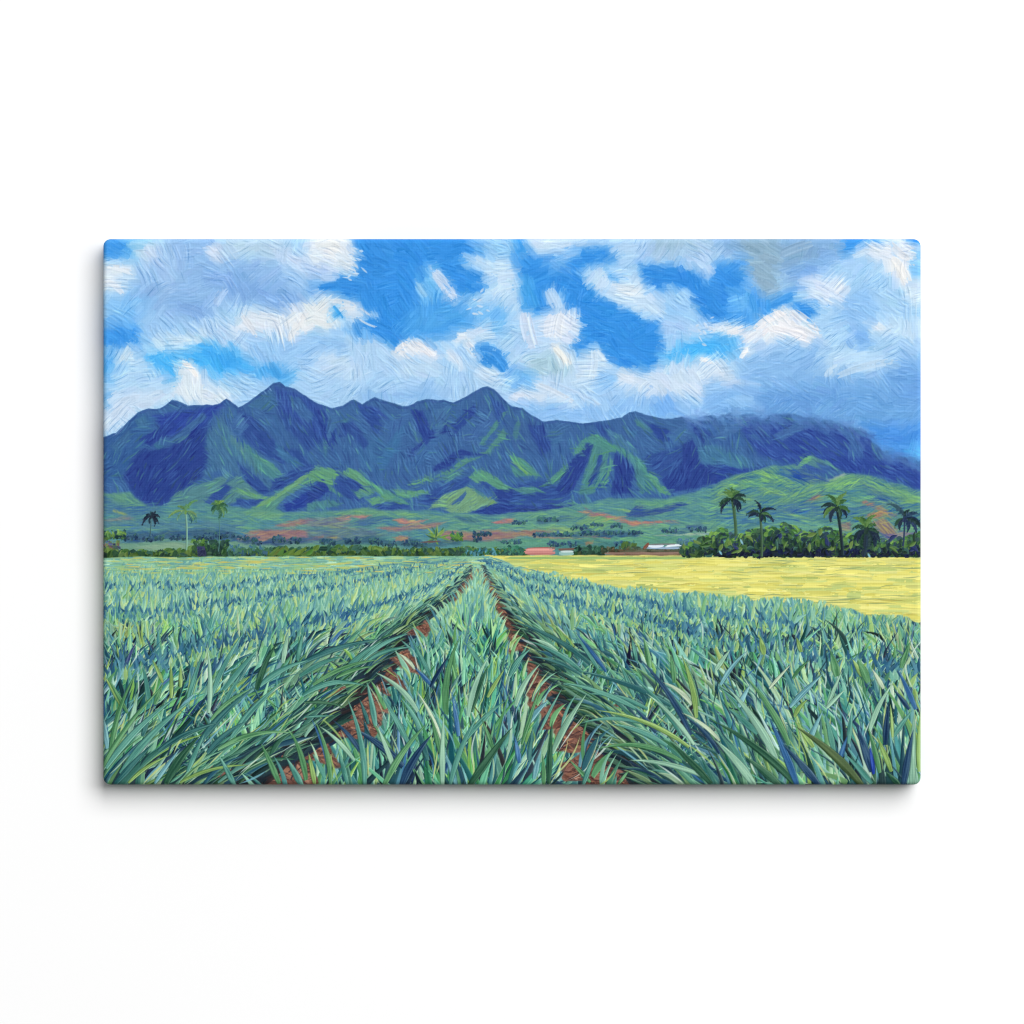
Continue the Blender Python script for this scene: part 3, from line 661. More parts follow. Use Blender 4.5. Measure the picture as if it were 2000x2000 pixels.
V((102, 158, 136), 0, (810, 1004), (900, 1004), (960, 1015), (940, 1022), (850, 1018))
V((64, 110, 130), 10, (890, 1008), (930, 1014), (944, 1022), (900, 1020))
V((212, 122, 116), -4, (960, 1020), (980, 1013), (1010, 1013), (1010, 1019), (975, 1022), soft=1.5)
V((100, 160, 132), 0, (870, 1024), (1010, 1022), (1010, 1034), (880, 1038))
V((164, 118, 110), 0, (855, 1042), (880, 1038), (1000, 1034), (1010, 1050), (960, 1056), (870, 1056))
V((92, 116, 138), 0, (600, 1034), (720, 1034), (760, 1046), (700, 1060), (600, 1060), soft=5)
V((180, 118, 104), -3, (608, 1050), (632, 1046), (634, 1052), (612, 1054), soft=1.5)
V((170, 150, 80), -3, (638, 1050), (658, 1047), (656, 1053), (640, 1054), soft=1.5)
V((48, 86, 112), 0, (600, 1048), (650, 1056), (720, 1048), (770, 1060), (800, 1048), (840, 1058), (930, 1052), (960, 1060), (850, 1068), (640, 1066), warp=5, alpha=.85)
V((176, 130, 98), -5, (764, 1050), (780, 1045), (802, 1050), (795, 1058), (775, 1056), soft=1.5)
V((104, 160, 116), 0, (600, 1064), (760, 1064), (800, 1072), (700, 1078), (600, 1076))
V((98, 158, 124), 0, (900, 1058), (1010, 1052), (1010, 1072), (900, 1074))
V((104, 162, 134), 2, (1000, 1002), (1110, 994), (1240, 1024), (1400, 1020), (1400, 1046), (1000, 1046))
V((128, 180, 110), -20, (1100, 1035), (1160, 1005), (1200, 1012), (1170, 1040))
V((62, 104, 132), 0, (1050, 1010), (1110, 1008), (1140, 1014), (1080, 1020), (1045, 1024))
V((58, 98, 128), 20, (1120, 1024), (1155, 1034), (1150, 1040), (1115, 1030))
V((58, 96, 128), 0, (1196, 1026), (1214, 1022), (1210, 1030))
V((148, 188, 112), 10, (1060, 1030), (1110, 1028), (1128, 1042), (1080, 1042), soft=2)
V((170, 124, 104), 0, (1000, 1036), (1050, 1034), (1080, 1038), (1060, 1046), (1000, 1046))
V((204, 124, 110), 8, (1128, 1000), (1150, 996), (1188, 1003), (1230, 1018), (1322, 1014), (1312, 1018), (1262, 1022), (1236, 1026), (1224, 1022), (1190, 1010), soft=1.5)
V((102, 166, 126), -5, (1236, 976), (1280, 978), (1345, 970), (1340, 980), (1290, 988), (1240, 985))
V((40, 66, 142), -4, (1222, 1004), (1248, 984), (1256, 994), (1346, 980), (1336, 990), (1310, 998), (1240, 1012), soft=1.5)
V((150, 196, 108), 5, (1204, 994), (1232, 996), (1230, 1000), (1206, 998), soft=1.5)
V((48, 88, 122), 0, (1040, 1042), (1130, 1040), (1180, 1036), (1240, 1036), (1250, 1045), (1180, 1048), (1050, 1048), warp=4)
V((76, 112, 140), 0, (1340, 1026), (1366, 1022), (1380, 1034), (1345, 1038))
V((52, 92, 128), 0, (1304, 1036), (1340, 1032), (1350, 1040), (1310, 1042))
V((96, 160, 126), 0, (1000, 1052), (1240, 1047), (1400, 1042), (1400, 1062), (1240, 1068), (1000, 1070))
V((156, 132, 110), 0, (1040, 1048), (1190, 1047), (1190, 1050), (1040, 1051), soft=1)
V((176, 200, 170), -2, (1240, 1046), (1330, 1042), (1400, 1036), (1400, 1040), (1330, 1046), soft=1)
V((70, 128, 122), 0, (1080, 1060), (1140, 1054), (1220, 1056), (1240, 1070), (1080, 1072))
V((150, 130, 92), 0, (1140, 1058), (1160, 1056), (1158, 1063), (1142, 1064), soft=1.5)
# right hills
V((88, 142, 132), -15, (1390, 948), (1430, 931), (1470, 921), (1510, 911), (1550, 906), (1580, 922), (1620, 936), (1650, 925), (1700, 932), (1810, 962), (1810, 1062), (1390, 1062), soft=3)
V((70, 120, 156), 25, (1500, 930), (1560, 945), (1600, 930), (1540, 912), soft=6)
V((112, 172, 116), 15, (1420, 945), (1500, 935), (1495, 945), (1430, 955))
V((122, 178, 114), 22, (1455, 925), (1490, 915), (1560, 945), (1535, 940))
V((130, 180, 108), 28, (1485, 950), (1540, 960), (1530, 968), (1480, 958))
V((140, 186, 106), 20, (1400, 958), (1470, 975), (1460, 980), (1395, 965))
V((52, 84, 152), 12, (1544, 918), (1570, 914), (1616, 934), (1584, 942), (1550, 932), soft=2)
V((148, 194, 108), 28, (1574, 914), (1586, 914), (1612, 928), (1600, 930), soft=1.5)
V((128, 182, 112), -30, (1500, 984), (1530, 975), (1575, 942), (1596, 948), (1550, 976), (1520, 988))
V((122, 180, 118), -20, (1592, 950), (1648, 925), (1700, 932), (1688, 945), (1640, 952), (1600, 958))
V((160, 180, 176), -18, (1614, 934), (1650, 923), (1650, 928), (1618, 940), soft=1.5)
V((124, 180, 116), 25, (1690, 935), (1760, 955), (1810, 975), (1810, 990), (1750, 970), (1700, 955))
V((140, 190, 100), 15, (1765, 970), (1796, 976), (1796, 986), (1770, 980), soft=2)
V((70, 114, 146), 20, (1680, 942), (1720, 960), (1770, 990), (1730, 990), (1690, 965), soft=4)
V((74, 122, 152), -5, (1480, 985), (1560, 985), (1640, 978), (1700, 990), (1660, 1010), (1560, 1005), (1490, 1005), soft=6)
V((92, 150, 134), 0, (1600, 965), (1670, 955), (1720, 975), (1660, 985), (1610, 980), soft=4)
V((198, 130, 92), -35, (1566, 984), (1595, 964), (1600, 968), (1572, 984), soft=1.5)
V((170, 128, 104), 30, (1678, 980), (1690, 976), (1720, 988), (1745, 1010), (1715, 995), soft=1.5)
V((192, 128, 92), -8, (1690, 1004), (1720, 998), (1745, 1004), (1700, 1012), soft=2)
V((150, 124, 104), 40, (1700, 1020), (1725, 1010), (1752, 1034), (1745, 1050), (1710, 1040))
V((148, 124, 110), 10, (1640, 1022), (1660, 1020), (1660, 1035), (1642, 1038))
V((130, 118, 148), 8, (1720, 1040), (1800, 1040), (1810, 1060), (1740, 1062))
V((164, 128, 116), 20, (1704, 1048), (1730, 1058), (1716, 1066), (1700, 1060))
V((74, 128, 152), 0, (1400, 1000), (1500, 1000), (1580, 1010), (1560, 1022), (1400, 1024), soft=5)
V((136, 182, 116), 22, (1530, 1000), (1580, 1012), (1570, 1014), (1530, 1005), soft=2)
V((112, 172, 140), 2, (1520, 1022), (1580, 1018), (1640, 1026), (1640, 1036), (1540, 1034))
lab[clipV > 0.5] = VALLEY
A = clipV[..., None]; col[:] = col * (1 - A) + plan * A
B = (190, 900, 1810, 1090)
strokes(1200, 34, 6, B, clipV, 7, 5, 6, 0.05, 0.2, 6, 0.9)
strokes(3600, 20, 3.4, B, clipV, 8, 7, 6, 0.06, 0.3, 6, 0.9)
strokes(7000, 13, 2.4, B, clipV, 9, 6, 5, 0.06, 0.3, 0, 0.9, thr=18)
strokes(7000, 9, 2.0, B, clipV, 10, 5, 4, 0.06, 0.3, 0, 0.9, thr=26)
tm = clipV * .58
col[:] = col * (1 - tm[..., None]) + plan * tm[..., None]
for _ in range(3400):                                # loose light and dark touches along the slopes
    x = 200 + 1600 * R(); y = 915 + 145 * R()
    i = int((y - Y0) * S); j = int((x - X0) * S)
    if not (0 <= i < H and 0 <= j < W) or clipV[i, j] < .5:
        continue
    th = math.radians(ang[i, j] + rng.normal(0, 12)); l = 10 + 26 * R()
    c = col[i, j] + np.array([(30, 32, -10), (-24, -28, 4), (20, 28, -4), (-16, -12, 18)][rng.integers(4)]) * (1.0 if x > 1380 else .55)
    e = (math.cos(th) * l / 2, math.sin(th) * l / 2)
    dab(x - e[0], y - e[1], x + e[0], y + e[1], 1.5 + 1.6 * R(), c, rng.normal(0, .05), 2, 2, 0.8, clipV, None, 0, 1.2)


comb(300, (1385, 905, 1810, 1040), clipV, 8, 30, 3.6, (-34, -32, 8), (12, 14, -4), None, .6)
comb(140, (190, 990, 1400, 1050), clipV, 6, 24, 3.0, (-24, -24, 4), (14, 16, -4), None, .6)


def bushes(n, x0, x1, ytop, ybot, cols, size=9, label=HEDGE, top=None):
    for _ in range(n):
        x = x0 + (x1 - x0) * R()
        yt = np.interp(x, *top) if top else ytop
        y = yt + (ybot - yt) * R() ** 0.8
        c = np.array(cols[rng.integers(len(cols))], float)
        f = (y - yt) / max(1, ybot - yt)
        c = c * (1.12 - 0.35 * f) + rng.normal(0, 6)
        th = math.radians(-90 + rng.normal(0, 60)); l = size * (0.6 + 0.9 * R())
        dab(x - math.cos(th) * l / 2, y - math.sin(th) * l / 2, x + math.cos(th) * l / 2, y + math.sin(th) * l / 2,
            l * (0.32 + 0.35 * R()), c, rng.normal(0, .12), (0, 0, 0, 2)[rng.integers(4)], 10, 1, None, label, 0, 1.2)


# scrub and small trees standing in the valley
DK = [(44, 78, 108), (52, 92, 112), (62, 104, 100), (38, 66, 98)]
for cx_, cy_, ww, hh_ in [(258, 1048, 26, 12), (300, 1050, 40, 11), (350, 1049, 36, 10), (400, 1048, 40, 14), (440, 1044, 36, 12), (475, 1050, 20, 9),
                          (500, 1056, 22, 14), (545, 1052, 22, 13), (575, 1055, 24, 10), (640, 1058, 30, 9), (690, 1056, 34, 12), (735, 1057, 28, 12),
                          (760, 1062, 26, 9), (800, 1060, 30, 9), (820, 1062, 26, 8), (888, 1050, 14, 10), (942, 1042, 34, 9), (935, 1052, 22, 8)]:
    bushes(int(ww * 1.1), cx_ - ww / 2, cx_ + ww / 2, cy_ - hh_ / 2, cy_ + hh_ / 2, DK, 6, VALLEY)
bushes(40, 880, 902, 1040, 1056, [(92, 142, 62), (70, 120, 70), (44, 82, 90)], 7, VALLEY)
for cx_, cy_, ww, hh_ in [(1060, 1044, 36, 7), (1100, 1043, 40, 8), (1150, 1041, 44, 8), (1200, 1040, 40, 7), (1240, 1039, 30, 7), (1310, 1036, 36, 8), (1360, 1032, 40, 10), (1070, 1014, 40, 7),
                          (1132, 1030, 34, 8), (1205, 1026, 22, 7), (1015, 1020, 26, 6), (1165, 1024, 24, 5), (1000, 1058, 40, 8), (1220, 1062, 40, 10), (1100, 1062, 60, 8)]:
    bushes(int(ww * .8), cx_ - ww / 2, cx_ + ww / 2, cy_ - hh_ / 2, cy_ + hh_ / 2, [(54, 92, 122), (60, 104, 112), (66, 116, 108), (48, 80, 112)], 6, VALLEY)
# left edge bushes
bushes(70, 200, 245, 1036, 1052, [(86, 136, 76), (60, 104, 84), (112, 152, 80), (40, 74, 80)], 9)
bushes(60, 198, 232, 1058, 1086, [(70, 92, 84), (118, 98, 88), (60, 70, 104), (96, 120, 72)], 10)
# hedge along the far end of the field
hx = [200, 240, 300, 370, 380, 400, 420, 445, 480, 520, 545, 580, 620, 690, 760, 800, 840, 900, 940, 1000, 1040]
hy = [1070, 1078, 1080, 1072, 1062, 1066, 1063, 1070, 1078, 1076, 1070, 1074, 1070, 1068, 1072, 1076, 1072, 1074, 1072, 1076, 1078]
bushes(1500, 200, 1030, 0, 1087, [(62, 98, 50), (44, 80, 54), (80, 114, 56), (38, 68, 58), (50, 88, 76), (94, 122, 60)], 13, HEDGE, (hx, hy))
bushes(70, 376, 402, 1054, 1084, [(60, 98, 56), (84, 124, 60), (44, 78, 62)], 9)
bushes(120, 402, 446, 1056, 1084, [(44, 84, 58), (62, 104, 62), (36, 66, 60)], 10)
bushes(46, 386, 400, 1068, 1085, [(46, 52, 84), (54, 62, 96)], 8)
bushes(90, 446, 520, 1066, 1084, [(74, 122, 110), (62, 104, 128), (66, 112, 84)], 9)
for k in range(9):                                   # broad leaves at the hedge's right end
    x = 520 + 9 * k + 6 * R()
    dab(x, 1084, x + 12 + 22 * R(), 1066 + 8 * R(), 8, (74 + 30 * R(), 112 + 22 * R(), 58), .1, 2, 7, 1, None, HEDGE, 0, 1.2)
bushes(60, 905, 975, 1072, 1088, [(40, 84, 88), (52, 104, 110), (58, 112, 74), (84, 150, 168)], 9)
bushes(60, 980, 1024, 1068, 1086, [(46, 98, 88), (60, 120, 96), (38, 80, 80)], 8)
# spiky plant by the middle of the hedge
for k in range(26):
    th = math.radians(-90 + rng.normal(0, 52)); l = 12 + 16 * R()
    dab(852 + rng.normal(0, 3), 1052 + rng.normal(0, 3), 852 + math.cos(th) * l, 1050 + math.sin(th) * l, 3.2,
        [(104, 150, 70), (76, 122, 66), (134, 164, 84), (56, 98, 84)][rng.integers(4)], rng.normal(0, .06), 2, 5, 1, None, HEDGE, 0, 1.2)
dab(820, 1059, 862, 1057, 4, (108, 76, 84), 0, 2, 4, .8, None, VALLEY)

# ---- farm buildings at the edge of the yellow field
bushes(150, 1120, 1180, 1068, 1086, [(40, 76, 62), (54, 98, 78), (34, 60, 60)], 9, HEDGE)
bushes(40, 1216, 1244, 1060, 1078, [(78, 108, 56), (58, 92, 62)], 9, HEDGE)
bushes(160, 1176, 1330, 1070, 1079, [(72, 84, 60), (96, 84, 62), (60, 78, 62)], 8, HEDGE)
bushes(90, 1322, 1358, 1052, 1068, [(72, 112, 140), (84, 128, 132)], 7, VALLEY)
for y_, c_ in ((1077, (88, 90, 72)), (1081, (136, 110, 98)), (1084, (126, 100, 86))):
    for k in range(26):
        x = 1178 + 220 * R()
        dab(x, y_ + rng.normal(0, 1), x + 26 + 26 * R(), y_ + rng.normal(0, 1.2), 3.6, np.array(c_) + rng.normal(0, 9), 0, 0, 7, 1, None, TRACK, 0, 1)
dab(1024, 1072, 1088, 1070, 5, (150, 92, 84), 0, 0, 6, 1, None, BARN_PINK)
dab(1021, 1077, 1090, 1077, 14, (204, 140, 134), 0, 0, 6, 1, None, BARN_PINK, 0, .8, 0, 0, 10)
dab(1024, 1074, 1086, 1073.5, 4, (228, 160, 150), 0, 0, 6, 1, None, BARN_PINK, 0, 1.3)
dab(1024, 1081.5, 1086, 1081.5, 3, (184, 118, 114), 0, 0, 6, 1, None, BARN_PINK, 0, 1.3)
dab(1088, 1073, 1126, 1071, 5, (120, 92, 84), .03, 0, 7, 1, None, SHED)
dab(1090, 1080, 1122, 1080, 10, (150, 190, 184), 0, 0, 7, 1, None, SHED, 0, 1.3)
dab(1094, 1077.5, 1122, 1077, 3.4, (206, 226, 224), 0, 0, 5, 1, None, SHED, 0, 1.3)
for k in range(10):
    dab(1120 + 4 * R(), 1086, 1124 + 12 * R(), 1076 + 4 * R(), 6, (42 + 20 * R(), 66 + 20 * R(), 48), .1, 0, 6, 1, None, HEDGE)
dab(1256, 1072, 1268, 1060, 6, (128, 84, 70), 0, 0, 6, 1, None, ROOFS)
dab(1258, 1070, 1334, 1070, 5, (150, 176, 200), 0, 0, 7, 1, None, ROOFS, 0, 1.3)
dab(1264, 1066, 1298, 1065, 5, (222, 234, 244), .05, 0, 6, 1, None, ROOFS, 0, 1.3)
dab(1298, 1068, 1332, 1065, 4.6, (228, 240, 246), -.04, 0, 6, 1, None, ROOFS, 0, 1.3)
dab(1266, 1063, 1326, 1062.5, 2.2, (132, 120, 128), 0, 0, 4, 1, None, ROOFS)

# ============================================================================ FIELDS
ybound = [(948, 1087), (1000, 1108), (1050, 1118), (1100, 1130), (1200, 1148), (1300, 1158), (1400, 1163), (1495, 1174), (1562, 1177), (1610, 1183),
          (1662, 1198), (1710, 1204), (1771, 1209), (1786, 1216), (1810, 1220)]
ytopf = [(948, 1085), (1100, 1086), (1400, 1086), (1560, 1089), (1700, 1088), (1810, 1091)]
fieldtop = [(190, 1090), (260, 1088), (400, 1087), (640, 1086), (948, 1086)] + ytopf[1:]
sl, m = poly_alpha(fieldtop + [(1810, 1545), (190, 1545)], 1.2, 1.5)
clipF = np.zeros((H, W)); clipF[sl] = m
b = clipF > .02
VP = (930.0, 1080.0)
plan[b] = (104, 160, 140)
d = np.clip((GY - 1084) / 448.0, 0.001, 1)
sh = np.clip(d * 1.5 - .12, 0, 1)[..., None]
far = np.array((126, 182, 148)); near = np.array((50, 104, 108))
plan[:] = np.where(b[..., None], far * (1 - sh) + near * sh, plan)
lab[clipF > 0.5] = FIELD
A = clipF[..., None]; col[:] = col * (1 - A) + plan * A
hgt[clipF > .5] *= 0.4
# yellow field
sl, m = poly_alpha(ytopf + ybound[::-1], 1.5, 2)
clipY = np.zeros((H, W)); clipY[sl] = m
plan[clipY > .02] = (217, 206, 104); ang[clipY > .02] = 2.0
YP = [(222, 219, 120), (232, 228, 134), (210, 215, 124), (194, 207, 124), (222, 216, 112), (210, 212, 128), (234, 228, 124)]
A = clipY[..., None]; col[:] = col * (1 - A) + plan * A
lab[clipY > .5] = YELLOW
for k in range(2600):
    x = 930 + 880 * R(); y = 1084 + 136 * R()
    f = (y - 1084) / 130
    l = 30 + 80 * R()
    dab(x - l / 2, y + rng.normal(0, 1), x + l / 2, y + rng.normal(0, 1) + 1.2 * f * (x - 1000) / 400, 3 + 11 * f * R() + 2 * R(), np.array(YP[rng.integers(7)]) + rng.normal(0, 5),
        rng.normal(0, .02), 0, 7, 1, clipY, None, .25 * R(), 1.1, groove=10)
for k in range(190):
    x = 940 + 860 * R(); y = 1088 + 128 * R(); l = 20 + 70 * R()
    c = [(158, 172, 104), (182, 184, 96), (132, 154, 108), (244, 236, 150), (188, 178, 92)][rng.integers(5)]
    dab(x - l / 2, y, x + l / 2, y + rng.normal(0, 2), 1.3 + R(), c, rng.normal(0, .03), 2, 3, .8, clipY, None, 0, 1.6)
for k in range(60):
    x = 980 + 400 * R(); l = 40 + 50 * R()
    dab(x, 1088 + 3 * R(), x + l, 1088 + 4 * R(), 3, (150, 184, 112), 0, 0, 6, .8, clipY)

# the two furrows of red soil either side of the middle row
def furL(y):
    return np.interp(y, [1086, 1130, 1150, 1190, 1225, 1260, 1300, 1340, 1380, 1430, 1470, 1500, 1545, 1620], [927, 912, 898, 856, 815, 790, 764, 740, 694, 662, 612, 562, 488, 380])


def furR(y):
    return np.interp(y, [1086, 1130, 1172, 1212, 1255, 1330, 1400, 1440, 1485, 1545, 1620], [936, 950, 970, 994, 1018, 1062, 1116, 1150, 1184, 1236, 1300])


def dep(y):
    return (y - 1084) / 448.0


FARP = [(128, 184, 150), (110, 168, 152), (148, 192, 138), (168, 198, 130), (98, 156, 152), (120, 176, 160), (156, 202, 170), (92, 150, 156)]
MIDP = [(98, 160, 142), (88, 150, 138), (122, 174, 128), (146, 184, 116), (72, 130, 138), (130, 184, 158), (66, 122, 138), (110, 166, 112), (160, 198, 148)]
NEARP = [(86, 152, 136), (62, 122, 120), (100, 160, 108), (128, 184, 160), (40, 90, 102), (36, 84, 108), (164, 202, 168), (52, 108, 84), (72, 138, 136),
         (108, 170, 156), (132, 174, 98), (150, 196, 178), (92, 144, 158), (80, 138, 94), (118, 178, 150)]
SHADOW = [(28, 60, 80), (26, 54, 64), (36, 80, 98), (22, 42, 54), (32, 70, 74)]
r_ = poly_alpha([(x_, y_ - 9) for x_, y_ in ytopf] + [(x_, y_ - 5) for x_, y_ in ybound[::-1]], 7, 2)
clipYY = np.zeros((H, W)); clipYY[r_[0]] = r_[1]
clipG = clipF * (1 - clipYY)
GAPS = [([(596, 1222), (690, 1198), (760, 1176), (830, 1150), (886, 1118), (910, 1098)], 1.0), ([(196, 1200), (300, 1196), (420, 1180), (560, 1160), (700, 1136), (800, 1112), (880, 1094)], .7),
        ([(196, 1146), (330, 1142), (420, 1148), (560, 1128), (700, 1112), (820, 1098)], .55), ([(196, 1316), (300, 1296), (400, 1270), (500, 1246), (600, 1222)], .9),
        ([(950, 1098), (1010, 1134), (1060, 1160), (1110, 1176), (1180, 1196), (1250, 1212), (1310, 1230), (1400, 1248)], 1.0),
        ([(960, 1096), (1040, 1130), (1160, 1152), (1230, 1170), (1330, 1196), (1420, 1204), (1560, 1226)], .75),
        ([(1400, 1248), (1500, 1262), (1600, 1290), (1800, 1320)], .5)]


def shadow_at(x, y):
    """strength of the blue shade lying between two rows"""
    k = 0.0
    wd = 3.5 + 30 * max(dep(y), 0)
    for pts, st in GAPS:
        for (ax, ay), (bx, by) in zip(pts[:-1], pts[1:]):
            if min(ax, bx) - 8 <= x <= max(ax, bx) + 8:
                yy = ay + (by - ay) * (x - ax) / (bx - ax)
                k = max(k, st * (1 - abs(y - yy) / wd))
    return max(k, 0.0)


def palette(y):
    s = dep(y)
    if s < .18:
        p = FARP
    elif s < .46:
        p = MIDP if R() < (s - .14) / .2 else FARP
    else:
        p = NEARP if R() < (s - .34) / .3 else MIDP
    return np.array(p[rng.integers(len(p))], float) + rng.normal(0, 6) + (8 if s < .3 else 4)


def direction(x, y):
    """angle (degrees, y down) a leaf rooted at x,y points to"""
    s = max(dep(y), .02)
    l, r = furL(y), furR(y)
    if l < x < r:                                    # middle row fans out both ways
        t = (x - (l + r) / 2) / ((r - l) / 2)
        return -90 + 38 * t * abs(t) ** .4 + rng.normal(0, 11)
    if x <= l:
        t = (l - x) / (s * 448)                      # 0 at the furrow
        if t < 1.6:
            return -90 + 58 * (1 - t / 1.6) ** .8 + rng.normal(0, 9)
        return -90 + rng.normal(6, 17)
    t = (x - r) / (s * 448)
    if t < 1.4:
        return -90 - 56 * (1 - t / 1.4) ** .9 + rng.normal(0, 10)
    return -90 + rng.normal(-4, 20)


def leaf(x, y, th, l, w, c, bend, rim=26, shade=16, lift=1.2):
    t = math.radians(th)
    dab(x, y, x + math.cos(t) * l, y + math.sin(t) * l, w, c, bend, 1, 6, 1, clipG, FIELD, 0, lift, shade, rim)


# short dabs of the far half
for k in range(17000):
    y = 1087 + 175 * R() ** 1.3
    x = 196 + 1610 * R()
    s = dep(y)
    i = min(H - 1, int((y - Y0) * S)); j = min(W - 1, int((x - X0) * S))
    if clipG[i, j] < .5:
        continue
    c = palette(y) + 10 * N_MID[i, j]
    q = shadow_at(x, y)
    if R() < q * 1.1:
        c = np.array([(76, 132, 156), (62, 114, 146), (54, 102, 140)][rng.integers(3)]) + rng.normal(0, 6)
    L_ = 4 + 52 * s * (0.6 + .7 * R())
    if s < .06 and R() < .6:                         # right at the horizon the paint runs flat
        dab(x - 12, y, x + 12 + 10 * R(), y + rng.normal(0, .8), 2.6, c, 0, 0, 6, 1, clipG, FIELD, .2)
    else:
        leaf(x, y + L_ * .4, direction(x, y + L_ * .4), L_, 2.6 + 13 * s, c, rng.normal(0, .06), 5 + 10 * s, 6, 1.0)
for r_ in (-7.5, -5.6, -4.0, -2.6, -1.7, 1.5, 2.3, 3.3):  # lines of the rows running to the vanishing point
    for k in range(26):
        y = 1088 + 34 * R()
        x = VP[0] + r_ * (y - VP[1]) * 1.0
        dab(x, y, x + r_ * 6, y + 6, 1.4 + 6 * dep(y), (80 + 20 * R(), 134 + 20 * R(), 150), 0, 2, 5, .6, clipG, FIELD)
for k in range(240):                                 # flat yellow-green touches near the horizon
    x = 200 + 700 * R(); y = 1088 + 32 * R(); l = 14 + 30 * R()
    dab(x, y, x + l, y + rng.normal(0, .8), 1.8 + R(), [(186, 200, 112), (150, 196, 140), (112, 166, 150), (204, 196, 104)][rng.integers(4)], 0, 2, 5, .8, clipG, FIELD)


def row_leaf(x, y, th_=None, len_=None, tint=0):
    s = min(max(dep(y), .02), 1.02)
    l_, r_ = furL(y), furR(y)
    th = direction(x, y)
    L_ = (5 + 240 * s ** 1.3) * (0.5 + .6 * R())
    yc = min(y, 1535)
    if th_ is not None:
        th, L_ = th_, len_
    i = int(np.clip((y - L_ * .7 - Y0) * S, 0, H - 1)); j = int(np.clip((x - X0) * S, 0, W - 1))
    if clipY[i, j] > .5:
        return
    w_ = (2.4 + 19 * min(s, .9)) * (0.4 + .75 * R())
    c = palette(yc)
    if l_ < x < r_:
        c = c + (np.array((8, 11, 4)) if s < .4 else np.array((-4, 0, -4)))
    q = shadow_at(x, y - L_ * .5)
    if x < l_:
        edge = (l_ - x) / (s * 448)
    elif x > r_:
        edge = (x - r_) / (s * 448)
    else:
        edge = 9
    if edge < .42 and R() < .50 * (1 - edge / .6) and s > .06:
        c = np.array(SHADOW[rng.integers(5)], float) + rng.normal(0, 5)
    elif R() < q * .9:
        c = np.array([(58, 110, 144), (44, 92, 128), (70, 126, 150)][rng.integers(3)]) + rng.normal(0, 6)
        if s > .35:
            c = c * .8
    elif edge < .5:
        c = c * .86
    elif s > .4 and R() < .2:
        c = np.array(SHADOW[rng.integers(5)], float) + rng.normal(0, 5)
    c = c + tint
    bend = rng.normal(0, .05)
    if th_ is not None:
        bend += np.clip((-90 - th_) / 45, -1, 1) * .07
    if x < l_ and edge < 1.4:
        bend -= .06
    if x > r_ and edge < 1.4:
        bend += .06
    k = np.clip((s - .12) / .45, 0, 1)
    leaf(x, y, th, L_, w_, c, bend, 8 + 44 * k * R() * (.5 + .6 * R()), 6 + 12 * k * R(), 1.0 + .5 * k)
    if k > .5 and R() < .55:                         # fibres along the blade
        t = math.radians(th)
        for q_ in range(2):
            o_ = (R() - .5) * w_ * .6; f0 = .04 + .25 * R(); f1 = .5 + .35 * R()
            b0, b1 = bend * L_ * 4 * f0 * (1 - f0), bend * L_ * 4 * f1 * (1 - f1)
            dab(x + math.cos(t) * L_ * f0 - math.sin(t) * (o_ + b0), y + math.sin(t) * L_ * f0 + math.cos(t) * (o_ + b0),
                x + math.cos(t) * L_ * f1 - math.sin(t) * (o_ * .6 + b1), y + math.sin(t) * L_ * f1 + math.cos(t) * (o_ * .6 + b1), 1.4 + 1.4 * R(),
                c + rng.choice([-26, -16, 22, 36]) * np.array([1, 1, .75]), bend * .5, 2, 3, .7, clipG, FIELD, 0, 1.4)


ys = np.sort(1130 + 540 * rng.random(9600) ** 1.2)
for y in ys:
    x = 150 + 1700 * R()
    if y < 1250 and R() < .35:
        continue
    s = dep(y)
    if abs(x - furL(y)) < 18 * s or abs(x - furR(y)) < 18 * s:
        continue
    if s < .30:
        row_leaf(x, y)
    elif R() < .155:                                 # a whole plant: shade at the foot, leaves fanning out of it
        d0 = direction(x, min(y, 1545)) if not (furL(y) < x < furR(y)) else direction(x, min(y, 1545)) * .6 - 90 * .4
        L0 = (5 + 205 * s ** 1.3) * (.75 + .4 * R())
        for q in range(3):
            c = np.array(SHADOW[rng.integers(5)], float) + rng.normal(0, 4)
            leaf(x + rng.normal(0, 9) * s, y, d0 + rng.normal(0, 22), L0 * (.45 + .25 * R()), 22 * s, c, 0, 6, 6, .8)
        tint = rng.normal(0, 7, 3)
        offs = np.linspace(-46, 46, 8) + rng.normal(0, 6, 8)
        for q in np.argsort(-np.abs(offs) + rng.normal(0, 14, 8)):
            o = offs[q]; th = d0 + o * .8
            L_ = L0 * (1.0 - .0042 * abs(o)) * (.75 + .4 * R())
            i = int(np.clip((y - L_ * .7 - Y0) * S, 0, H - 1)); j = int(np.clip((x - X0) * S, 0, W - 1))
            if clipY[i, j] > .5:
                continue
            row_leaf(x + (o / 46 * 13 + rng.normal(0, 5)) * s, y + rng.normal(0, 5) * s, th, L_, tint)

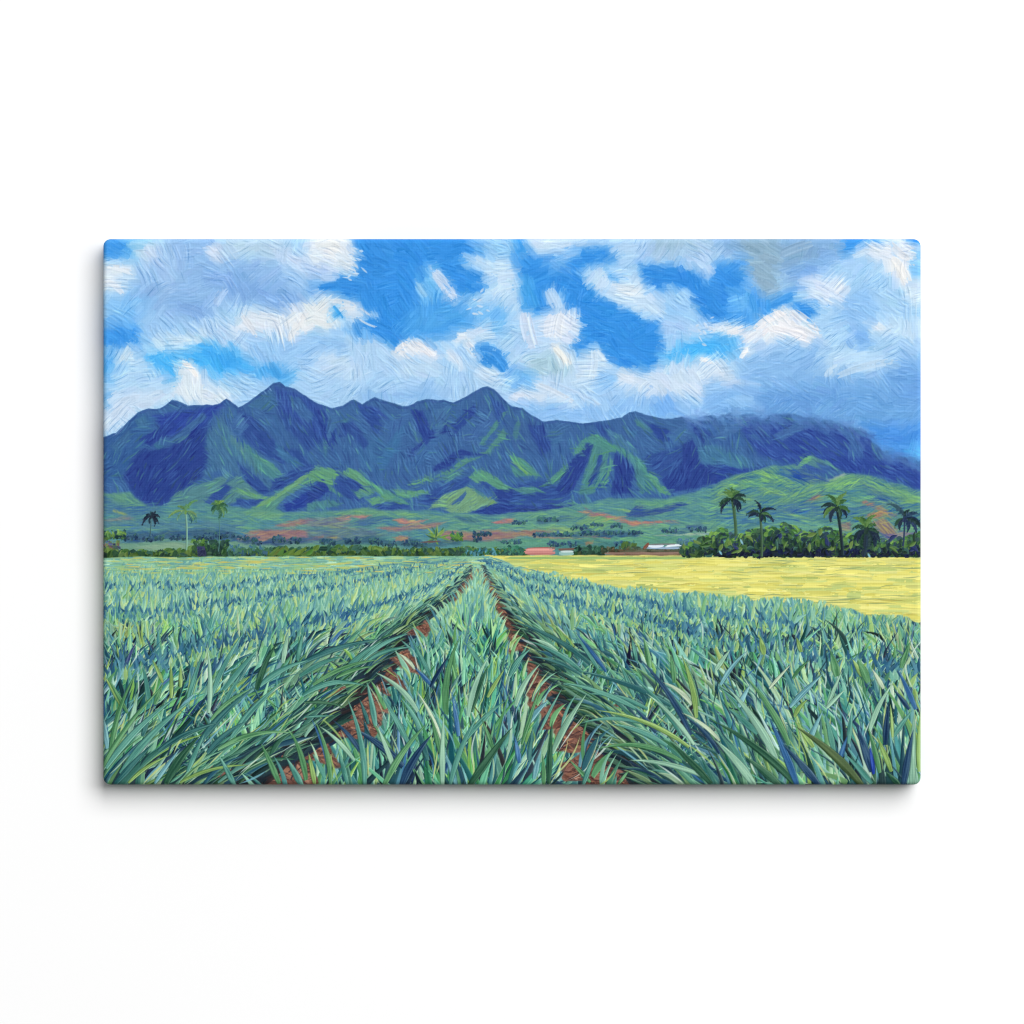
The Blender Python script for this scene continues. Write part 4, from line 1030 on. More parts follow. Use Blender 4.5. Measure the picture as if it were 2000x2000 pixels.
# blue shade in the gaps between the rows, with the tips of the nearer row standing in front of it
for pts, st in GAPS:
    for (ax, ay), (bx, by) in zip(pts[:-1], pts[1:]):
        n_ = int(abs(bx - ax) * .42 * st)
        for k in range(n_):
            f = R(); x = ax + (bx - ax) * f; y = ay + (by - ay) * f; s = dep(y)
            y += rng.normal(0, 1) * (2 + 17 * s)
            leaf(x, y + 4, -90 + rng.normal(0, 26), 5 + 36 * s * (.5 + R()), 2 + 11 * s, np.array([(60, 116, 144), (50, 102, 134), (76, 132, 150), (44, 90, 116), (84, 142, 146)][rng.integers(5)]) + rng.normal(0, 7), rng.normal(0, .05), 5, 5, .9)
        for k in range(int(n_ * .8)):
            f = R(); x = ax + (bx - ax) * f; y = ay + (by - ay) * f; s = dep(y)
            y += (4 + 34 * s) * (.6 + .8 * R())
            L_ = (5 + 46 * s) * (.5 + .6 * R())
            leaf(x, y, direction(x, y), L_, 2.4 + 13 * s * R() + 4 * s, palette(y), rng.normal(0, .05), 5 + 20 * s, 6, 1.0)

# shade under the leaves that overhang the furrows, then the bare patches of red soil
SOILC = [(128, 88, 72), (112, 76, 65), (142, 100, 82), (96, 66, 58), (80, 56, 52), (134, 94, 82), (158, 116, 96)]
for k in range(2600):
    y = 1104 + 440 * R() ** 0.85
    side = R() < .5
    s = dep(y)
    f = furL(y) - (2 + 100 * s) * R() if side else furR(y) + (2 + 80 * s) * R()
    f += (3 + 20 * s) * (1 if side else -1) * .4
    l = 4 + 90 * s * (0.4 + R()); th = math.radians((-34 if side else 28) + rng.normal(0, 9))
    c = np.array([(30, 52, 66), (24, 40, 52), (40, 34, 42), (34, 62, 74), (26, 46, 76), (56, 44, 46)][rng.integers(6)]) + rng.normal(0, 5)
    if s < .3:
        c = c * (.35 + 2.1 * s) + np.array((84, 110, 108)) * max(0, .65 - 2.1 * s)
    dab(f - math.cos(th) * l / 2, y - math.sin(th) * l / 2, f + math.cos(th) * l / 2, y + math.sin(th) * l / 2, 1.5 + 11 * s * (0.4 + .8 * R()),
        c, rng.normal(0, .06), 2, 6, .9, clipG, FIELD, 0, 1.0)
SOILP = [[(917, 1124), (922, 1126), (908, 1150), (890, 1170), (885, 1166), (902, 1146)], [(795, 1225), (833, 1214), (836, 1224), (828, 1239), (798, 1234)],
         [(758, 1275), (792, 1271), (814, 1312), (785, 1302)], [(738, 1296), (754, 1299), (786, 1340), (764, 1332), (742, 1317)], [(726, 1314), (740, 1320), (756, 1352), (735, 1338)],
         [(652, 1350), (700, 1354), (716, 1366), (724, 1396), (714, 1424), (688, 1412), (664, 1374)], [(730, 1356), (744, 1362), (756, 1386), (738, 1384)],
         [(622, 1406), (684, 1400), (700, 1440), (676, 1434), (648, 1426)], [(598, 1450), (626, 1458), (644, 1490), (614, 1480), (596, 1474)],
         [(532, 1472), (578, 1484), (596, 1520), (552, 1532), (540, 1500)], [(446, 1504), (522, 1498), (540, 1536), (462, 1538)],
         [(946, 1126), (952, 1128), (976, 1172), (1000, 1212), (1002, 1238), (982, 1210), (962, 1174)], [(998, 1238), (1028, 1243), (1026, 1264), (1002, 1272)],
         [(1038, 1288), (1074, 1292), (1078, 1330), (1060, 1362), (1044, 1372), (1034, 1342)], [(1070, 1314), (1102, 1316), (1108, 1348), (1078, 1354)],
         [(1082, 1386), (1168, 1382), (1134, 1410), (1080, 1417)], [(1088, 1370), (1136, 1360), (1122, 1378)],
         [(1112, 1422), (1204, 1423), (1192, 1442), (1150, 1462), (1116, 1458)], [(1130, 1490), (1190, 1462), (1232, 1465), (1216, 1488), (1168, 1514), (1136, 1514)],
         [(1176, 1508), (1262, 1506), (1284, 1538), (1176, 1538)], [(1048, 1352), (1064, 1352), (1052, 1380), (1040, 1378)]]
for P_ in SOILP:
    P_ = np.array(P_, float); ctr = P_.mean(0)
    P_ = ctr + (P_ - ctr) * ((1.38, 1.25) if ctr[1] < 1380 else (1.75, 1.45))
    r = poly_alpha(P_, 4, 3)
    cs = np.zeros((H, W)); cs[r[0]] = r[1] * clipF[r[0]]
    p = np.array(P_, float); x0_, y0_ = p.min(0); x1_, y1_ = p.max(0)
    s = dep((y0_ + y1_) / 2)
    col[:] = col * (1 - cs[..., None]) + np.array((110, 76, 64)) * cs[..., None]
    lab[cs > .5] = SOIL
    for k in range(int(18 + (x1_ - x0_) * (y1_ - y0_) / 40)):
        x = x0_ + (x1_ - x0_) * R(); y = y0_ + (y1_ - y0_) * R(); l = (8 + 50 * s) * (.4 + .8 * R())
        th = math.radians(rng.choice([-24, 40, 10]) + rng.normal(0, 12))
        c = np.array(SOILC[rng.integers(7)]) + rng.normal(0, 7)
        dab(x - math.cos(th) * l / 2, y - math.sin(th) * l / 2, x + math.cos(th) * l / 2, y + math.sin(th) * l / 2, 2 + 9 * s * R(), c, rng.normal(0, .08), 0, 9, .95, cs, None, .25, 1.2, groove=20)
    for k in range(int(6 + (x1_ - x0_) * (y1_ - y0_) / 160)):
        x = x0_ + (x1_ - x0_) * R(); y = y0_ + (y1_ - y0_) * R(); l = (5 + 30 * s) * (.4 + .8 * R()); th = math.radians(rng.choice([-24, 40]) + rng.normal(0, 22))
        c = [(64, 44, 48), (84, 52, 50), (188, 130, 98), (48, 40, 52)][rng.integers(4)]
        dab(x, y, x + math.cos(th) * l, y + math.sin(th) * l, 1.4 + 2 * s * R(), c, rng.normal(0, .1), 2, 4, .85, cs, None, 0, 1.4)

for k in range(700):                                 # deep shade along the outer side of each furrow
    y = 1190 + 350 * R(); side = R() < .5; s = dep(y)
    f = furL(y) - (8 + 84 * s * R()) if side else furR(y) + (12 * s + 70 * s * R())
    l = (10 + 70 * s) * (.4 + .7 * R()); th = math.radians((-32 if side else 26) + rng.normal(0, 9))
    c = np.array([(24, 38, 46), (20, 32, 40), (38, 34, 40), (28, 52, 60), (26, 44, 66), (48, 40, 42)][rng.integers(6)]) + rng.normal(0, 4)
    dab(f - math.cos(th) * l / 2, y - math.sin(th) * l / 2, f + math.cos(th) * l / 2, y + math.sin(th) * l / 2, 2 + 8 * s * (.4 + R()), c, rng.normal(0, .06), 2, 5, .9, clipG, FIELD, 0, 1.0)
# thin half-shaded leaves lying side by side along the outer edge of each furrow
for y in np.sort(1180 + 400 * rng.random(480)):
    s = dep(y); side = R() < .5
    y_ = min(y, 1545)
    u = R() ** .8
    x = (furL(y_) - 20 * s - 150 * s * u) if side else (furR(y_) + 24 * s + 130 * s * u)
    th = (-27 - 16 * u if side else -157 + 20 * u) + rng.normal(0, 6)
    L_ = (20 + 125 * min(s, 1)) * (.45 + .65 * R())
    if L_ * abs(math.cos(math.radians(th))) > abs(x - (furL(y_) if side else furR(y_))) + 8 * s:
        L_ *= .55
    c = [(52, 104, 98), (70, 132, 116), (38, 80, 82), (90, 150, 126), (58, 110, 78), (104, 160, 134), (30, 64, 78), (124, 168, 120)][rng.integers(8)]
    leaf(x, y, th, L_, (2.2 + 11 * min(s, .95)) * (.45 + .7 * R()), np.array(c) * (.58 + .45 * u) + rng.normal(0, 7), (-.07 if side else .09) + rng.normal(0, .03), 40 * R() + 8, 8, 1.4)

# leaves hanging over the furrows from both sides, far to near
for y in np.sort(1112 + 470 * rng.random(1150) ** 1.1):
    s = max(dep(y), .03)
    if R() < np.clip((s - .16) / .2, 0, .9):
        continue
    side = rng.integers(4)
    base = 2 + 44 * s
    if side == 0:                                    # left row, reaching right
        x = furL(y) - base * (.9 + 1.5 * R()); th = -31 + rng.normal(0, 8); bend = -.08
    elif side == 1:                                  # middle row, reaching left
        x = furL(y) + base * (1.3 + 1.2 * R()); th = -116 + rng.normal(0, 10); bend = .07
    elif side == 2:                                  # middle row, reaching right
        x = furR(y) - base * (1.1 + 1.0 * R()); th = -63 + rng.normal(0, 10); bend = -.07
    else:                                            # right row, reaching left
        x = furR(y) + base * (1.0 + 1.6 * R()); th = -152 + rng.normal(0, 8); bend = .09
    L_ = (5 + 104 * min(s, 1)) * (.5 + .6 * R())
    c = palette(min(y, 1530))
    if side in (0, 3):
        c = c * .84
        if R() < .35:
            c = np.array(SHADOW[rng.integers(5)], float) * 1.1
    k_ = np.clip((s - .1) / .4, 0, 1)
    leaf(x, y, th, L_, (1.8 + 16 * min(s, .95)) * (.4 + .6 * R()), c, bend + rng.normal(0, .04), 6 + 28 * k_ * R(), 5 + 14 * k_ * R(), 1.3)

# thin bright leaf edges and blue accents
for k in range(520):
    y = 1230 + 310 * R(); s = dep(y); x = 196 + 1610 * R()
    l_, r_ = furL(y), furR(y)
    if abs(x - l_) < 40 * s or abs(x - r_) < 40 * s:
        continue
    th = direction(x, y); L_ = (8 + 90 * s) * (0.4 + .7 * R()); t = math.radians(th)
    c = [(176, 208, 168), (190, 208, 140), (200, 222, 210), (156, 190, 108), (52, 104, 160), (26, 52, 76), (118, 176, 190), (24, 54, 62)][rng.integers(8)]
    dab(x, y, x + math.cos(t) * L_, y + math.sin(t) * L_, 1.4 + 2.2 * s * R() + .6, c, rng.normal(0, .06), 2, 4, .85, clipG, FIELD, 0, 1.6)
# the leaves that stand out in the foreground: cell (k: x offset 200+400k, 4.2 per pixel), foot, tip, width, paint, bow
LP = {'T': (86, 150, 136), 't': (46, 100, 102), 'P': (156, 200, 172), 'G': (86, 142, 92), 'g': (46, 90, 66), 'L': (146, 180, 98), 'W': (200, 216, 186), 'B': (56, 104, 160),
      'N': (30, 60, 98), 'S': (122, 178, 188), 'O': (74, 92, 54), 'R': (28, 58, 168)}
HAND = []
for row in '''0 60 1700 290 960 46 G .04|0 160 1260 15 1010 40 L 0|0 205 1310 40 1020 40 G 0|0 385 1240 330 900 50 T 0|0 495 1060 410 870 34 L 0|0 225 1480 290 1160 64 P 0|0 40 1600 0 1330 56 S 0
0 30 1760 610 1180 66 T -.03|0 -20 1800 520 1070 46 G .03|0 150 1810 740 1200 70 T .03|0 170 1790 330 1560 26 W 0|0 215 1885 560 1655 36 L -.04|0 430 1890 640 1600 40 S 0|0 520 1890 800 1500 90 g -.03
0 700 1790 840 1480 50 T 0|0 780 1580 1250 1100 66 t -.03|0 890 1370 1240 1105 40 G -.05|0 1060 1510 1480 1060 60 T -.03|0 1200 1310 1520 1060 26 W -.03|0 890 1190 1160 650 50 T .02|0 1000 1120 1290 770 56 T 0
0 1100 1060 1260 800 50 t 0|0 1265 1120 1430 740 60 g .03|0 870 1310 860 770 50 P -.02|0 690 1260 830 800 50 T 0|0 645 1270 760 1150 40 S 0|0 565 1190 560 900 40 L 0|0 640 1100 640 920 40 L 0
0 950 1610 1560 1475 50 G -.07|0 640 1880 1210 1740 34 L -.05|0 460 1620 960 1390 50 t -.04|0 1090 1920 955 1660 54 T 0|0 1450 1890 1300 1560 60 G 0|0 1640 1920 1510 1680 66 T 0|0 1670 1860 1550 1470 58 G .03
0 1290 1090 1690 880 60 T -.05|0 980 1280 1130 1000 50 T 0|0 330 1500 390 1330 50 t 0|0 100 1900 420 1560 60 t 0|0 860 1640 1180 1380 54 t -.04|0 430 1240 500 1060 44 G 0|0 1480 900 1530 640 50 P 0|0 1600 880 1650 640 50 T 0
1 190 1890 60 1370 48 G .04|1 385 1700 100 1420 46 P .03|1 445 1640 210 1370 46 N .03|1 470 1920 330 1200 58 T .04|1 560 1420 490 1060 58 T 0|1 500 1400 430 1200 40 t 0|1 785 1750 380 1440 80 N .03|1 630 1910 980 1400 66 G .03
1 770 1920 1020 1490 84 N .03|1 720 1790 570 1410 50 P 0|1 830 1560 600 1150 56 T 0|1 905 1300 560 980 56 P .06|1 1010 1100 1170 830 36 N 0|1 1015 1080 880 940 40 B 0|1 1140 1320 1250 690 66 G .05|1 1105 1570 895 1130 40 W .03
1 1110 1910 1120 1320 56 P 0|1 1320 1340 1500 830 56 P .04|1 1330 1910 1680 1430 76 g 0|1 1270 1570 1640 1200 50 T .03|1 1170 1910 1420 1300 54 T .03|1 1340 1300 1480 930 56 g 0|1 1450 950 1290 730 46 T 0|1 880 950 740 820 36 W .05
1 1010 1010 850 700 40 T 0|1 -40 1170 480 1090 56 T -.1|1 50 1080 590 875 46 G -.05|1 -60 910 610 705 56 t -.03|1 280 1000 620 720 56 T -.03|1 -60 1010 310 845 50 T -.04|1 240 1020 540 930 40 G -.04|1 460 870 840 660 44 T -.05
1 500 880 855 775 40 T -.06|1 -20 1225 330 1275 28 g .04|1 -20 1345 220 1335 20 T 0|1 700 1640 540 1400 46 G 0|1 990 1700 880 1380 56 t 0|1 1090 1640 1010 1330 50 G 0|1 1240 1500 1190 1180 50 B 0|1 60 1890 10 1640 50 L 0|1 330 1900 250 1600 50 T 0
1 1480 1180 1620 950 40 L 0|1 940 1480 760 1180 50 T .03|1 1220 1900 1130 1640 56 S 0|1 1530 1620 1430 1360 40 G 0
2 30 1250 230 910 56 P .05|2 -20 1010 160 780 56 T .06|2 80 1570 240 1080 40 G 0|2 120 1410 300 1210 66 S .03|2 225 1470 410 1110 28 T 0|2 330 1640 615 1150 66 P .02|2 180 1850 240 1610 56 S 0|2 300 1890 330 1380 56 g 0
2 260 1900 250 1650 46 G 0|2 1390 1710 690 1610 56 G -.09|2 580 1910 690 1630 46 T 0|2 870 1900 960 1780 30 G 0|2 1270 1580 800 1400 54 T -.04|2 1450 1590 690 1290 46 L -.05|2 1090 1400 550 1400 38 T -.06|2 1110 1280 610 1155 50 T -.05
2 1560 1830 960 1700 50 P -.04|2 1100 1330 380 1060 46 T -.04|2 1300 1250 500 960 50 t -.03|2 1385 1490 1000 1020 50 T -.03|2 1465 1490 1040 860 54 N -.03|2 1490 1570 1100 1150 46 P -.03|2 1510 1350 1390 840 56 L .03|2 1530 1250 1420 870 40 G 0
2 1470 1240 1240 1060 50 W -.06|2 1700 1540 1390 1310 36 W -.05|2 1700 1640 1400 1330 40 N -.05|2 1630 1890 1290 1540 66 g 0|2 1490 1380 1210 1080 54 T 0|2 1130 940 1080 690 56 G 0|2 1020 880 980 700 40 T 0|2 700 940 500 640 44 T 0
2 770 970 520 650 40 B 0|2 570 970 130 720 46 T -.04|2 640 910 0 560 46 t -.04|2 370 805 150 700 36 P -.05|2 570 1000 150 850 36 t -.05|2 570 1115 310 1030 30 G -.06|2 740 1150 400 1080 30 T -.05|2 60 1720 20 1500 50 B 0|2 140 1700 170 1430 46 t 0
2 1000 1180 880 900 46 T 0|2 640 1880 470 1700 40 G 0|2 1180 1470 1010 1270 46 N 0|2 1330 1060 1300 820 50 G 0
3 310 1910 -20 1530 84 P -.02|3 485 1690 90 1110 80 P -.03|3 590 1570 230 1010 66 G -.03|3 660 1910 -20 1380 80 g -.03|3 520 1910 220 1660 74 g 0|3 660 1910 430 1350 74 B 0|3 840 1910 540 1570 74 N 0|3 1190 1910 640 1420 90 O -.03
3 1270 1890 1050 1650 56 T 0|3 960 1630 880 1300 56 T 0|3 790 1590 640 1380 54 L 0|3 905 1260 1030 960 40 P 0|3 430 1110 610 910 30 W 0|3 620 1030 760 880 30 G .04|3 -10 960 110 790 46 P 0|3 30 1080 250 800 44 S .03
3 600 1260 870 990 54 S 0|3 635 1340 745 1200 44 L .05|3 900 1270 1050 1120 40 P 0|3 1250 1460 1440 1070 54 P .03|3 1270 1790 1140 1410 84 N 0|3 1285 1810 1250 1580 40 R 0|3 1335 1800 1240 1430 54 G 0|3 1430 1790 1310 1500 54 L 0
3 1380 1570 1410 1210 60 N 0|3 1440 1510 1420 1240 30 L 0|3 1630 1280 1480 950 54 B 0|3 1575 1280 1450 1120 44 N 0|3 1365 1110 1270 950 46 W 0|3 1600 1900 1620 1300 74 P 0|3 1660 1790 1672 1280 60 L 0|3 1530 1910 1610 1450 70 N 0
3 1500 1910 1380 1790 54 g 0|3 1240 1060 1150 860 80 G 0|3 1190 1010 1110 870 50 L 0|3 985 1010 930 800 80 G 0|3 1510 940 1590 720 54 G 0|3 385 830 350 680 60 L 0|3 690 810 650 690 46 L 0|3 750 1560 870 1290 50 S 0|3 330 1480 90 1270 60 T 0
3 1080 1560 1110 1280 50 T 0|3 1000 1720 1070 1500 50 B 0|3 180 1260 270 1080 50 S 0|3 440 1290 330 1080 50 T 0|3 1450 1500 1600 1290 50 T 0'''.replace('\n', '|').split('|'):
    q_ = row.split()
    ox_ = 200 + 400 * int(q_[0])
    f_ = [float(v_) / 4.2 for v_ in q_[1:6]]
    HAND.append((ox_ + f_[0], 1080 + f_[1], ox_ + f_[2], 1080 + f_[3], f_[4], LP[q_[6]], math.copysign(abs(float(q_[7])) * 1.15 + .012, f_[0] - f_[2])))
HAND.sort(key=lambda h_: h_[1])
for (x0_, y0_, x1_, y1_, w_, c_, b_) in HAND:
    c_ = np.array(c_, float) * .86 + np.array((70, 122, 116)) * .14 + rng.normal(0, 5)
    w_ = w_ * .86
    dab(x0_, y0_, x1_, y1_, w_ + 3.0, c_ * .45 + np.array((6, 14, 20)), b_, 1, 4, .65, clipF, FIELD, 0, 1.0)
    dab(x0_, y0_, x1_, y1_, w_, c_, b_, 1, 13, 1, clipF, FIELD, 0, 1.6, 7 * rng.choice([-1, 1]), 30)
    ux_, uy_ = x1_ - x0_, y1_ - y0_
    l_ = math.hypot(ux_, uy_); ux_, uy_ = ux_ / l_, uy_ / l_
    for q_ in range(5):                              # fibres along the blade
        o_ = (R() - .5) * w_ * .62; f0 = .05 + .3 * R(); f1 = .55 + .3 * R()
        bo = lambda f: -b_ * 0 + b_ * l_ * 4 * f * (1 - f)
        dab(x0_ + ux_ * l_ * f0 - uy_ * (o_ + bo(f0)), y0_ + uy_ * l_ * f0 + ux_ * (o_ + bo(f0)),
            x0_ + ux_ * l_ * f1 - uy_ * (o_ * .6 + bo(f1)), y0_ + uy_ * l_ * f1 + ux_ * (o_ * .6 + bo(f1)), 1.6 + R() * 2,
            c_ + rng.choice([-30, -18, 20, 34]) * np.array([1, 1, .8]), b_ * .5, 2, 3, .7, clipF, FIELD, 0, 1.5)

# ============================================================================ GROVE AND PALMS
GC = [(46, 80, 50), (34, 62, 52), (62, 96, 54), (26, 44, 56), (76, 108, 58), (30, 48, 72), (40, 72, 62), (30, 52, 48)]
gx = [1330, 1345, 1370, 1395, 1420, 1440, 1470, 1500, 1530, 1560, 1580, 1600, 1620, 1650, 1680, 1720, 1745, 1770, 1800]
gy = [1076, 1060, 1048, 1038, 1036, 1046, 1040, 1032, 1030, 1046, 1040, 1036, 1042, 1036, 1028, 1060, 1050, 1056, 1050]
gbot = 1086
bushes(420, 1380, 1806, 1062, gbot - 2, [(24, 38, 58), (28, 44, 72), (24, 40, 44), (36, 60, 52)], 15, GROVE)
CL = [(1340, 1079, 10), (1356, 1075, 15), (1378, 1067, 20), (1408, 1060, 26), (1440, 1066, 22), (1470, 1060, 26), (1500, 1056, 26), (1534, 1056, 34), (1580, 1064, 28), (1616, 1060, 30), (1652, 1066, 24),
      (1690, 1064, 28), (1728, 1074, 20), (1752, 1072, 22), (1780, 1070, 24), (1803, 1064, 24)]
for (qx, qy, qr) in CL:                              # each bush a dome of curved daubs, lit on top
    for k in range(int(qr * 4.2)):
        th = R() * 2 * math.pi; rr_ = qr * math.sqrt(R())
        x = qx + math.cos(th) * rr_; y = min(qy + math.sin(th) * rr_ * .95, gbot - 3)
        up = (qy - y) / qr
        c = np.array(GC[rng.integers(8)], float) * (1.08 + .34 * up) + np.array((18, 24, -2)) * max(0, up) + rng.normal(0, 5)
        t2 = math.atan2(y - qy, x - qx) + math.pi / 2 + rng.normal(0, .5); l = 9 + 9 * R()
        dab(x - math.cos(t2) * l / 2, y - math.sin(t2) * l / 2, x + math.cos(t2) * l / 2, y + math.sin(t2) * l / 2, 4 + 4 * R(), c, -.12, (0, 0, 2)[rng.integers(3)], 9, 1, None, GROVE, 0, 1.4)
bushes(150, 1400, 1806, 1074, gbot - 2, [(24, 34, 66), (26, 40, 78), (22, 36, 44)], 11, GROVE)
for k in range(56):                                  # broad lit leaves of the undergrowth
    x = 1336 + 466 * R(); yt = np.interp(x, gx, gy); y = yt + 6 + (gbot - yt - 8) * R()
    th = math.radians(-90 + rng.normal(0, 55)); l = 10 + 15 * R()
    dab(x, y, x + math.cos(th) * l, y + math.sin(th) * l, 5 + 4 * R(), [(84, 118, 62), (62, 98, 58), (102, 130, 70), (54, 92, 84), (40, 54, 98), (32, 54, 46)][rng.integers(6)],
        rng.normal(0, .15), 2, 7, 1, None, GROVE, 0, 1.4, 8, 18)
for (x_, y_, l_) in ((1445, 1052, 12), (1694, 1080, 10), (1404, 1075, 9)):
    dab(x_, y_, x_ + 6, y_ + l_, 4, (132, 184, 200), 0, 2, 4, 1, None, GROVE)


def frond(x, y, th, l, w, c, droop, label):
    """one drooping palm leaf with its leaflets"""
    t = math.radians(th)
    ex, ey = x + math.cos(t) * l, y + math.sin(t) * l + droop
    bend = .16 if math.cos(t) > 0 else -.16
    dab(x, y, ex, ey, w, c, -bend, 2, 8, 1, None, label, 0, 1.5, 10)
    L = math.hypot(ex - x, ey - y); ux, uy = (ex - x) / L, (ey - y) / L
    for k in range(int(l / 2.2)):
        f = .15 + .85 * R()
        off = -bend * L * 4 * f * (1 - f)
        px, py = x + ux * L * f - uy * off, y + uy * L * f + ux * off
        ll = w * (0.5 + .6 * R()) * (1.15 - f * .5)
        sgn = 1 if R() < .75 else -1
        a2 = math.atan2(uy, ux) + sgn * (1 if math.cos(t) > 0 else -1) * (.9 + .5 * R())
        dab(px, py, px + math.cos(a2) * ll, py + math.sin(a2) * ll, 1.9, np.array(c) + rng.normal(0, 14) + 4, 0, 2, 3, .95, None, label, 0, 1.4)


PALMS = []


def palm(x, y, bx, by, tw, tc, fronds, label, core=5, corec=(34, 58, 50)):
    if bx is not None:
        dab(bx, by, x, y, tw, tc, .02, 3, 8, 1, None, label, 0, 1.4, 12)
        dab(bx + tw * .3, by, x + tw * .25, y, tw * .3, np.array(tc) * 1.35, .02, 3, 4, .8, None, label, 0, 1.4)
    for f in fronds:
        frond(x, y - 2, *f, label)
    dab(x - core * .4, y + core, x + core * .3, y - core, core, corec, 0, 0, 6, 1, None, label, 0, 1.4)


K1, K2, K3, K4, K5 = (38, 70, 54), (58, 98, 56), (26, 42, 62), (84, 122, 66), (30, 54, 56)
# right grove
palm(1430, 976, 1437, 1046, 6, (62, 92, 66), [(205, 22, 6, K4, -4), (232, 22, 6, K4, -2), (262, 22, 7, K2, 0), (290, 18, 6, K4, 0), (318, 22, 6, K2, 0), (345, 28, 7, K5, 2),
     (10, 26, 6, K1, 2), (60, 20, 7, K3, 8), (40, 22, 7, K3, 8), (168, 26, 6, K1, 6), (140, 30, 8, K3, 6), (152, 28, 7, K1, 2), (75, 14, 5, K3, 2)], PALM0)
palm(1484, 1006, 1487, 1086, 4.6, (70, 96, 72), [(252, 28, 5, K3, 0), (322, 22, 6, K2, 2), (338, 32, 6, K3, 2), (185, 26, 6, K5, 2), (165, 24, 6, K3, 0), (25, 30, 7, K3, 2),
     (50, 16, 6, K1, 4), (205, 20, 4, K1, 2), (80, 14, 6, K3, 2), (10, 22, 5, K2, 0)], PALM0 + 1)
palm(1634, 992, 1645, 1084, 6, (34, 50, 58), [(232, 30, 8, K2, 0), (305, 34, 8, K4, 0), (325, 24, 7, K2, 0), (200, 32, 8, K5, 10), (175, 28, 7, K3, 12), (145, 32, 8, K4, 2), (118, 26, 8, K3, 8),
     (40, 26, 7, K3, 4), (15, 26, 7, K2, 4), (75, 20, 7, K1, 6), (265, 20, 5, K4, 0)], PALM0 + 2, 7)
palm(1692, 1036, 1686, 1084, 10, (30, 46, 60), [(225, 34, 9, K4, 0), (250, 26, 7, K2, 0), (300, 34, 9, K4, 0), (325, 22, 7, K2, 2), (200, 28, 8, K1, 6), (150, 30, 8, K5, 10), (30, 30, 8, K3, 8),
     (10, 24, 7, K1, 4), (60, 30, 8, K3, 8), (110, 30, 10, K1, 8), (85, 32, 9, K5, 6), (135, 26, 8, K3, 8)], PALM0 + 3, 8)
palm(1766, 1014, 1763, 1066, 3.4, (40, 56, 84), [(215, 40, 8, (52, 84, 96), -6), (235, 22, 7, (44, 72, 90), 0), (300, 20, 7, K5, 0), (335, 30, 8, (40, 66, 92), 4), (10, 34, 8, (34, 52, 88), 8), (150, 22, 7, K1, 6),
     (45, 34, 8, (38, 58, 92), 4), (75, 24, 8, (34, 54, 84), 4), (120, 20, 7, K3, 6), (25, 40, 8, K5, 8)], PALM0 + 4, 7, (30, 46, 78))
# left plain
palm(295, 1010, 293, 1046, 1.8, (58, 88, 92), [(190, 16, 4, (26, 40, 58), 10), (220, 14, 4, (30, 52, 66), 6), (160, 18, 4, (24, 36, 56), 12), (265, 10, 4, (34, 66, 70), 0), (310, 14, 5, (26, 42, 58), 4),
     (345, 18, 5, (24, 38, 54), 6), (35, 18, 4, (22, 34, 50), 4), (60, 16, 5, (24, 36, 54), 4), (100, 12, 3, (26, 44, 60), 4)], PALM0 + 5, 4, (26, 38, 54))
palm(363, 1000, 364, 1074, 3.4, (104, 144, 126), [(208, 20, 5, (100, 138, 82), 0), (228, 14, 4, (82, 124, 86), 0), (318, 32, 5, (92, 142, 92), 0), (280, 14, 4, (90, 138, 96), 0), (165, 36, 5, (108, 146, 92), 4),
     (35, 26, 6, (70, 120, 112), 6), (60, 22, 6, (56, 100, 112), 6), (20, 24, 4, (100, 134, 88), 4), (140, 22, 4, (92, 138, 110), 4), (50, 24, 5, (96, 142, 104), 2)], PALM0 + 6, 5, (110, 150, 84))
palm(427, 990, 427, 1076, 1.6, (72, 114, 112), [(200, 16, 6, (66, 108, 70), 2), (235, 14, 6, (94, 138, 72), 0), (270, 12, 6, (52, 96, 74), 0), (310, 14, 6, (112, 152, 74), 0), (345, 18, 6, (54, 98, 70), 4),
     (30, 20, 6, (70, 116, 82), 4), (90, 22, 6, (60, 106, 86), 4), (130, 18, 5, (74, 120, 88), 4), (60, 20, 5, (84, 128, 80), 4), (160, 16, 6, (48, 90, 76), 4)], PALM0 + 7, 7, (58, 100, 66))
# ground line below the grove
for k in range(60):
    x = 1320 + 480 * R()
    dab(x, 1091 + rng.normal(0, 1), x + 20 + 26 * R(), 1091 + rng.normal(0, 1), 2.6, YP[rng.integers(7)], 0, 0, 7, .9, None, YELLOW, .2)

# thread of the canvas showing through the thin paint
weave = np.sin((GX + GY) * 2 * np.pi / 6.4 + .5 * WX) * np.sin((GX - GY) * 2 * np.pi / 6.4 + .5 * WY)
col += weave[..., None] * 5.5 + N_FINE[..., None] * 2.0
hgt += weave * 0.10
col = np.clip(col, 4, 250)
# every bare patch of soil is an area of its own; crumbs of a few cells belong to the leaves
r0_ = int((1080 - Y0) * S)
m_ = lab[r0_:] == SOIL
cid = np.where(m_, np.arange(m_.size).reshape(m_.shape) + 1, 0)
for _ in range(700):
    nx_ = cid.copy()
    nx_[1:] = np.maximum(nx_[1:], cid[:-1]); nx_[:-1] = np.maximum(nx_[:-1], cid[1:])
    nx_[:, 1:] = np.maximum(nx_[:, 1:], cid[:, :-1]); nx_[:, :-1] = np.maximum(nx_[:, :-1], cid[:, 1:])
    nx_ *= m_
    if (nx_ == cid).all():
        break
    cid = nx_
ids_, n_ = np.unique(cid[m_], return_counts=True)
sub = lab[r0_:]; NPATCH = 0
for q_ in np.argsort(-n_):
    if n_[q_] >= 160 and NPATCH < 40:
        sub[cid == ids_[q_]] = 40 + NPATCH; NPATCH += 1
    else:
        sub[cid == ids_[q_]] = FIELD
#ENDPAINT
import bpy

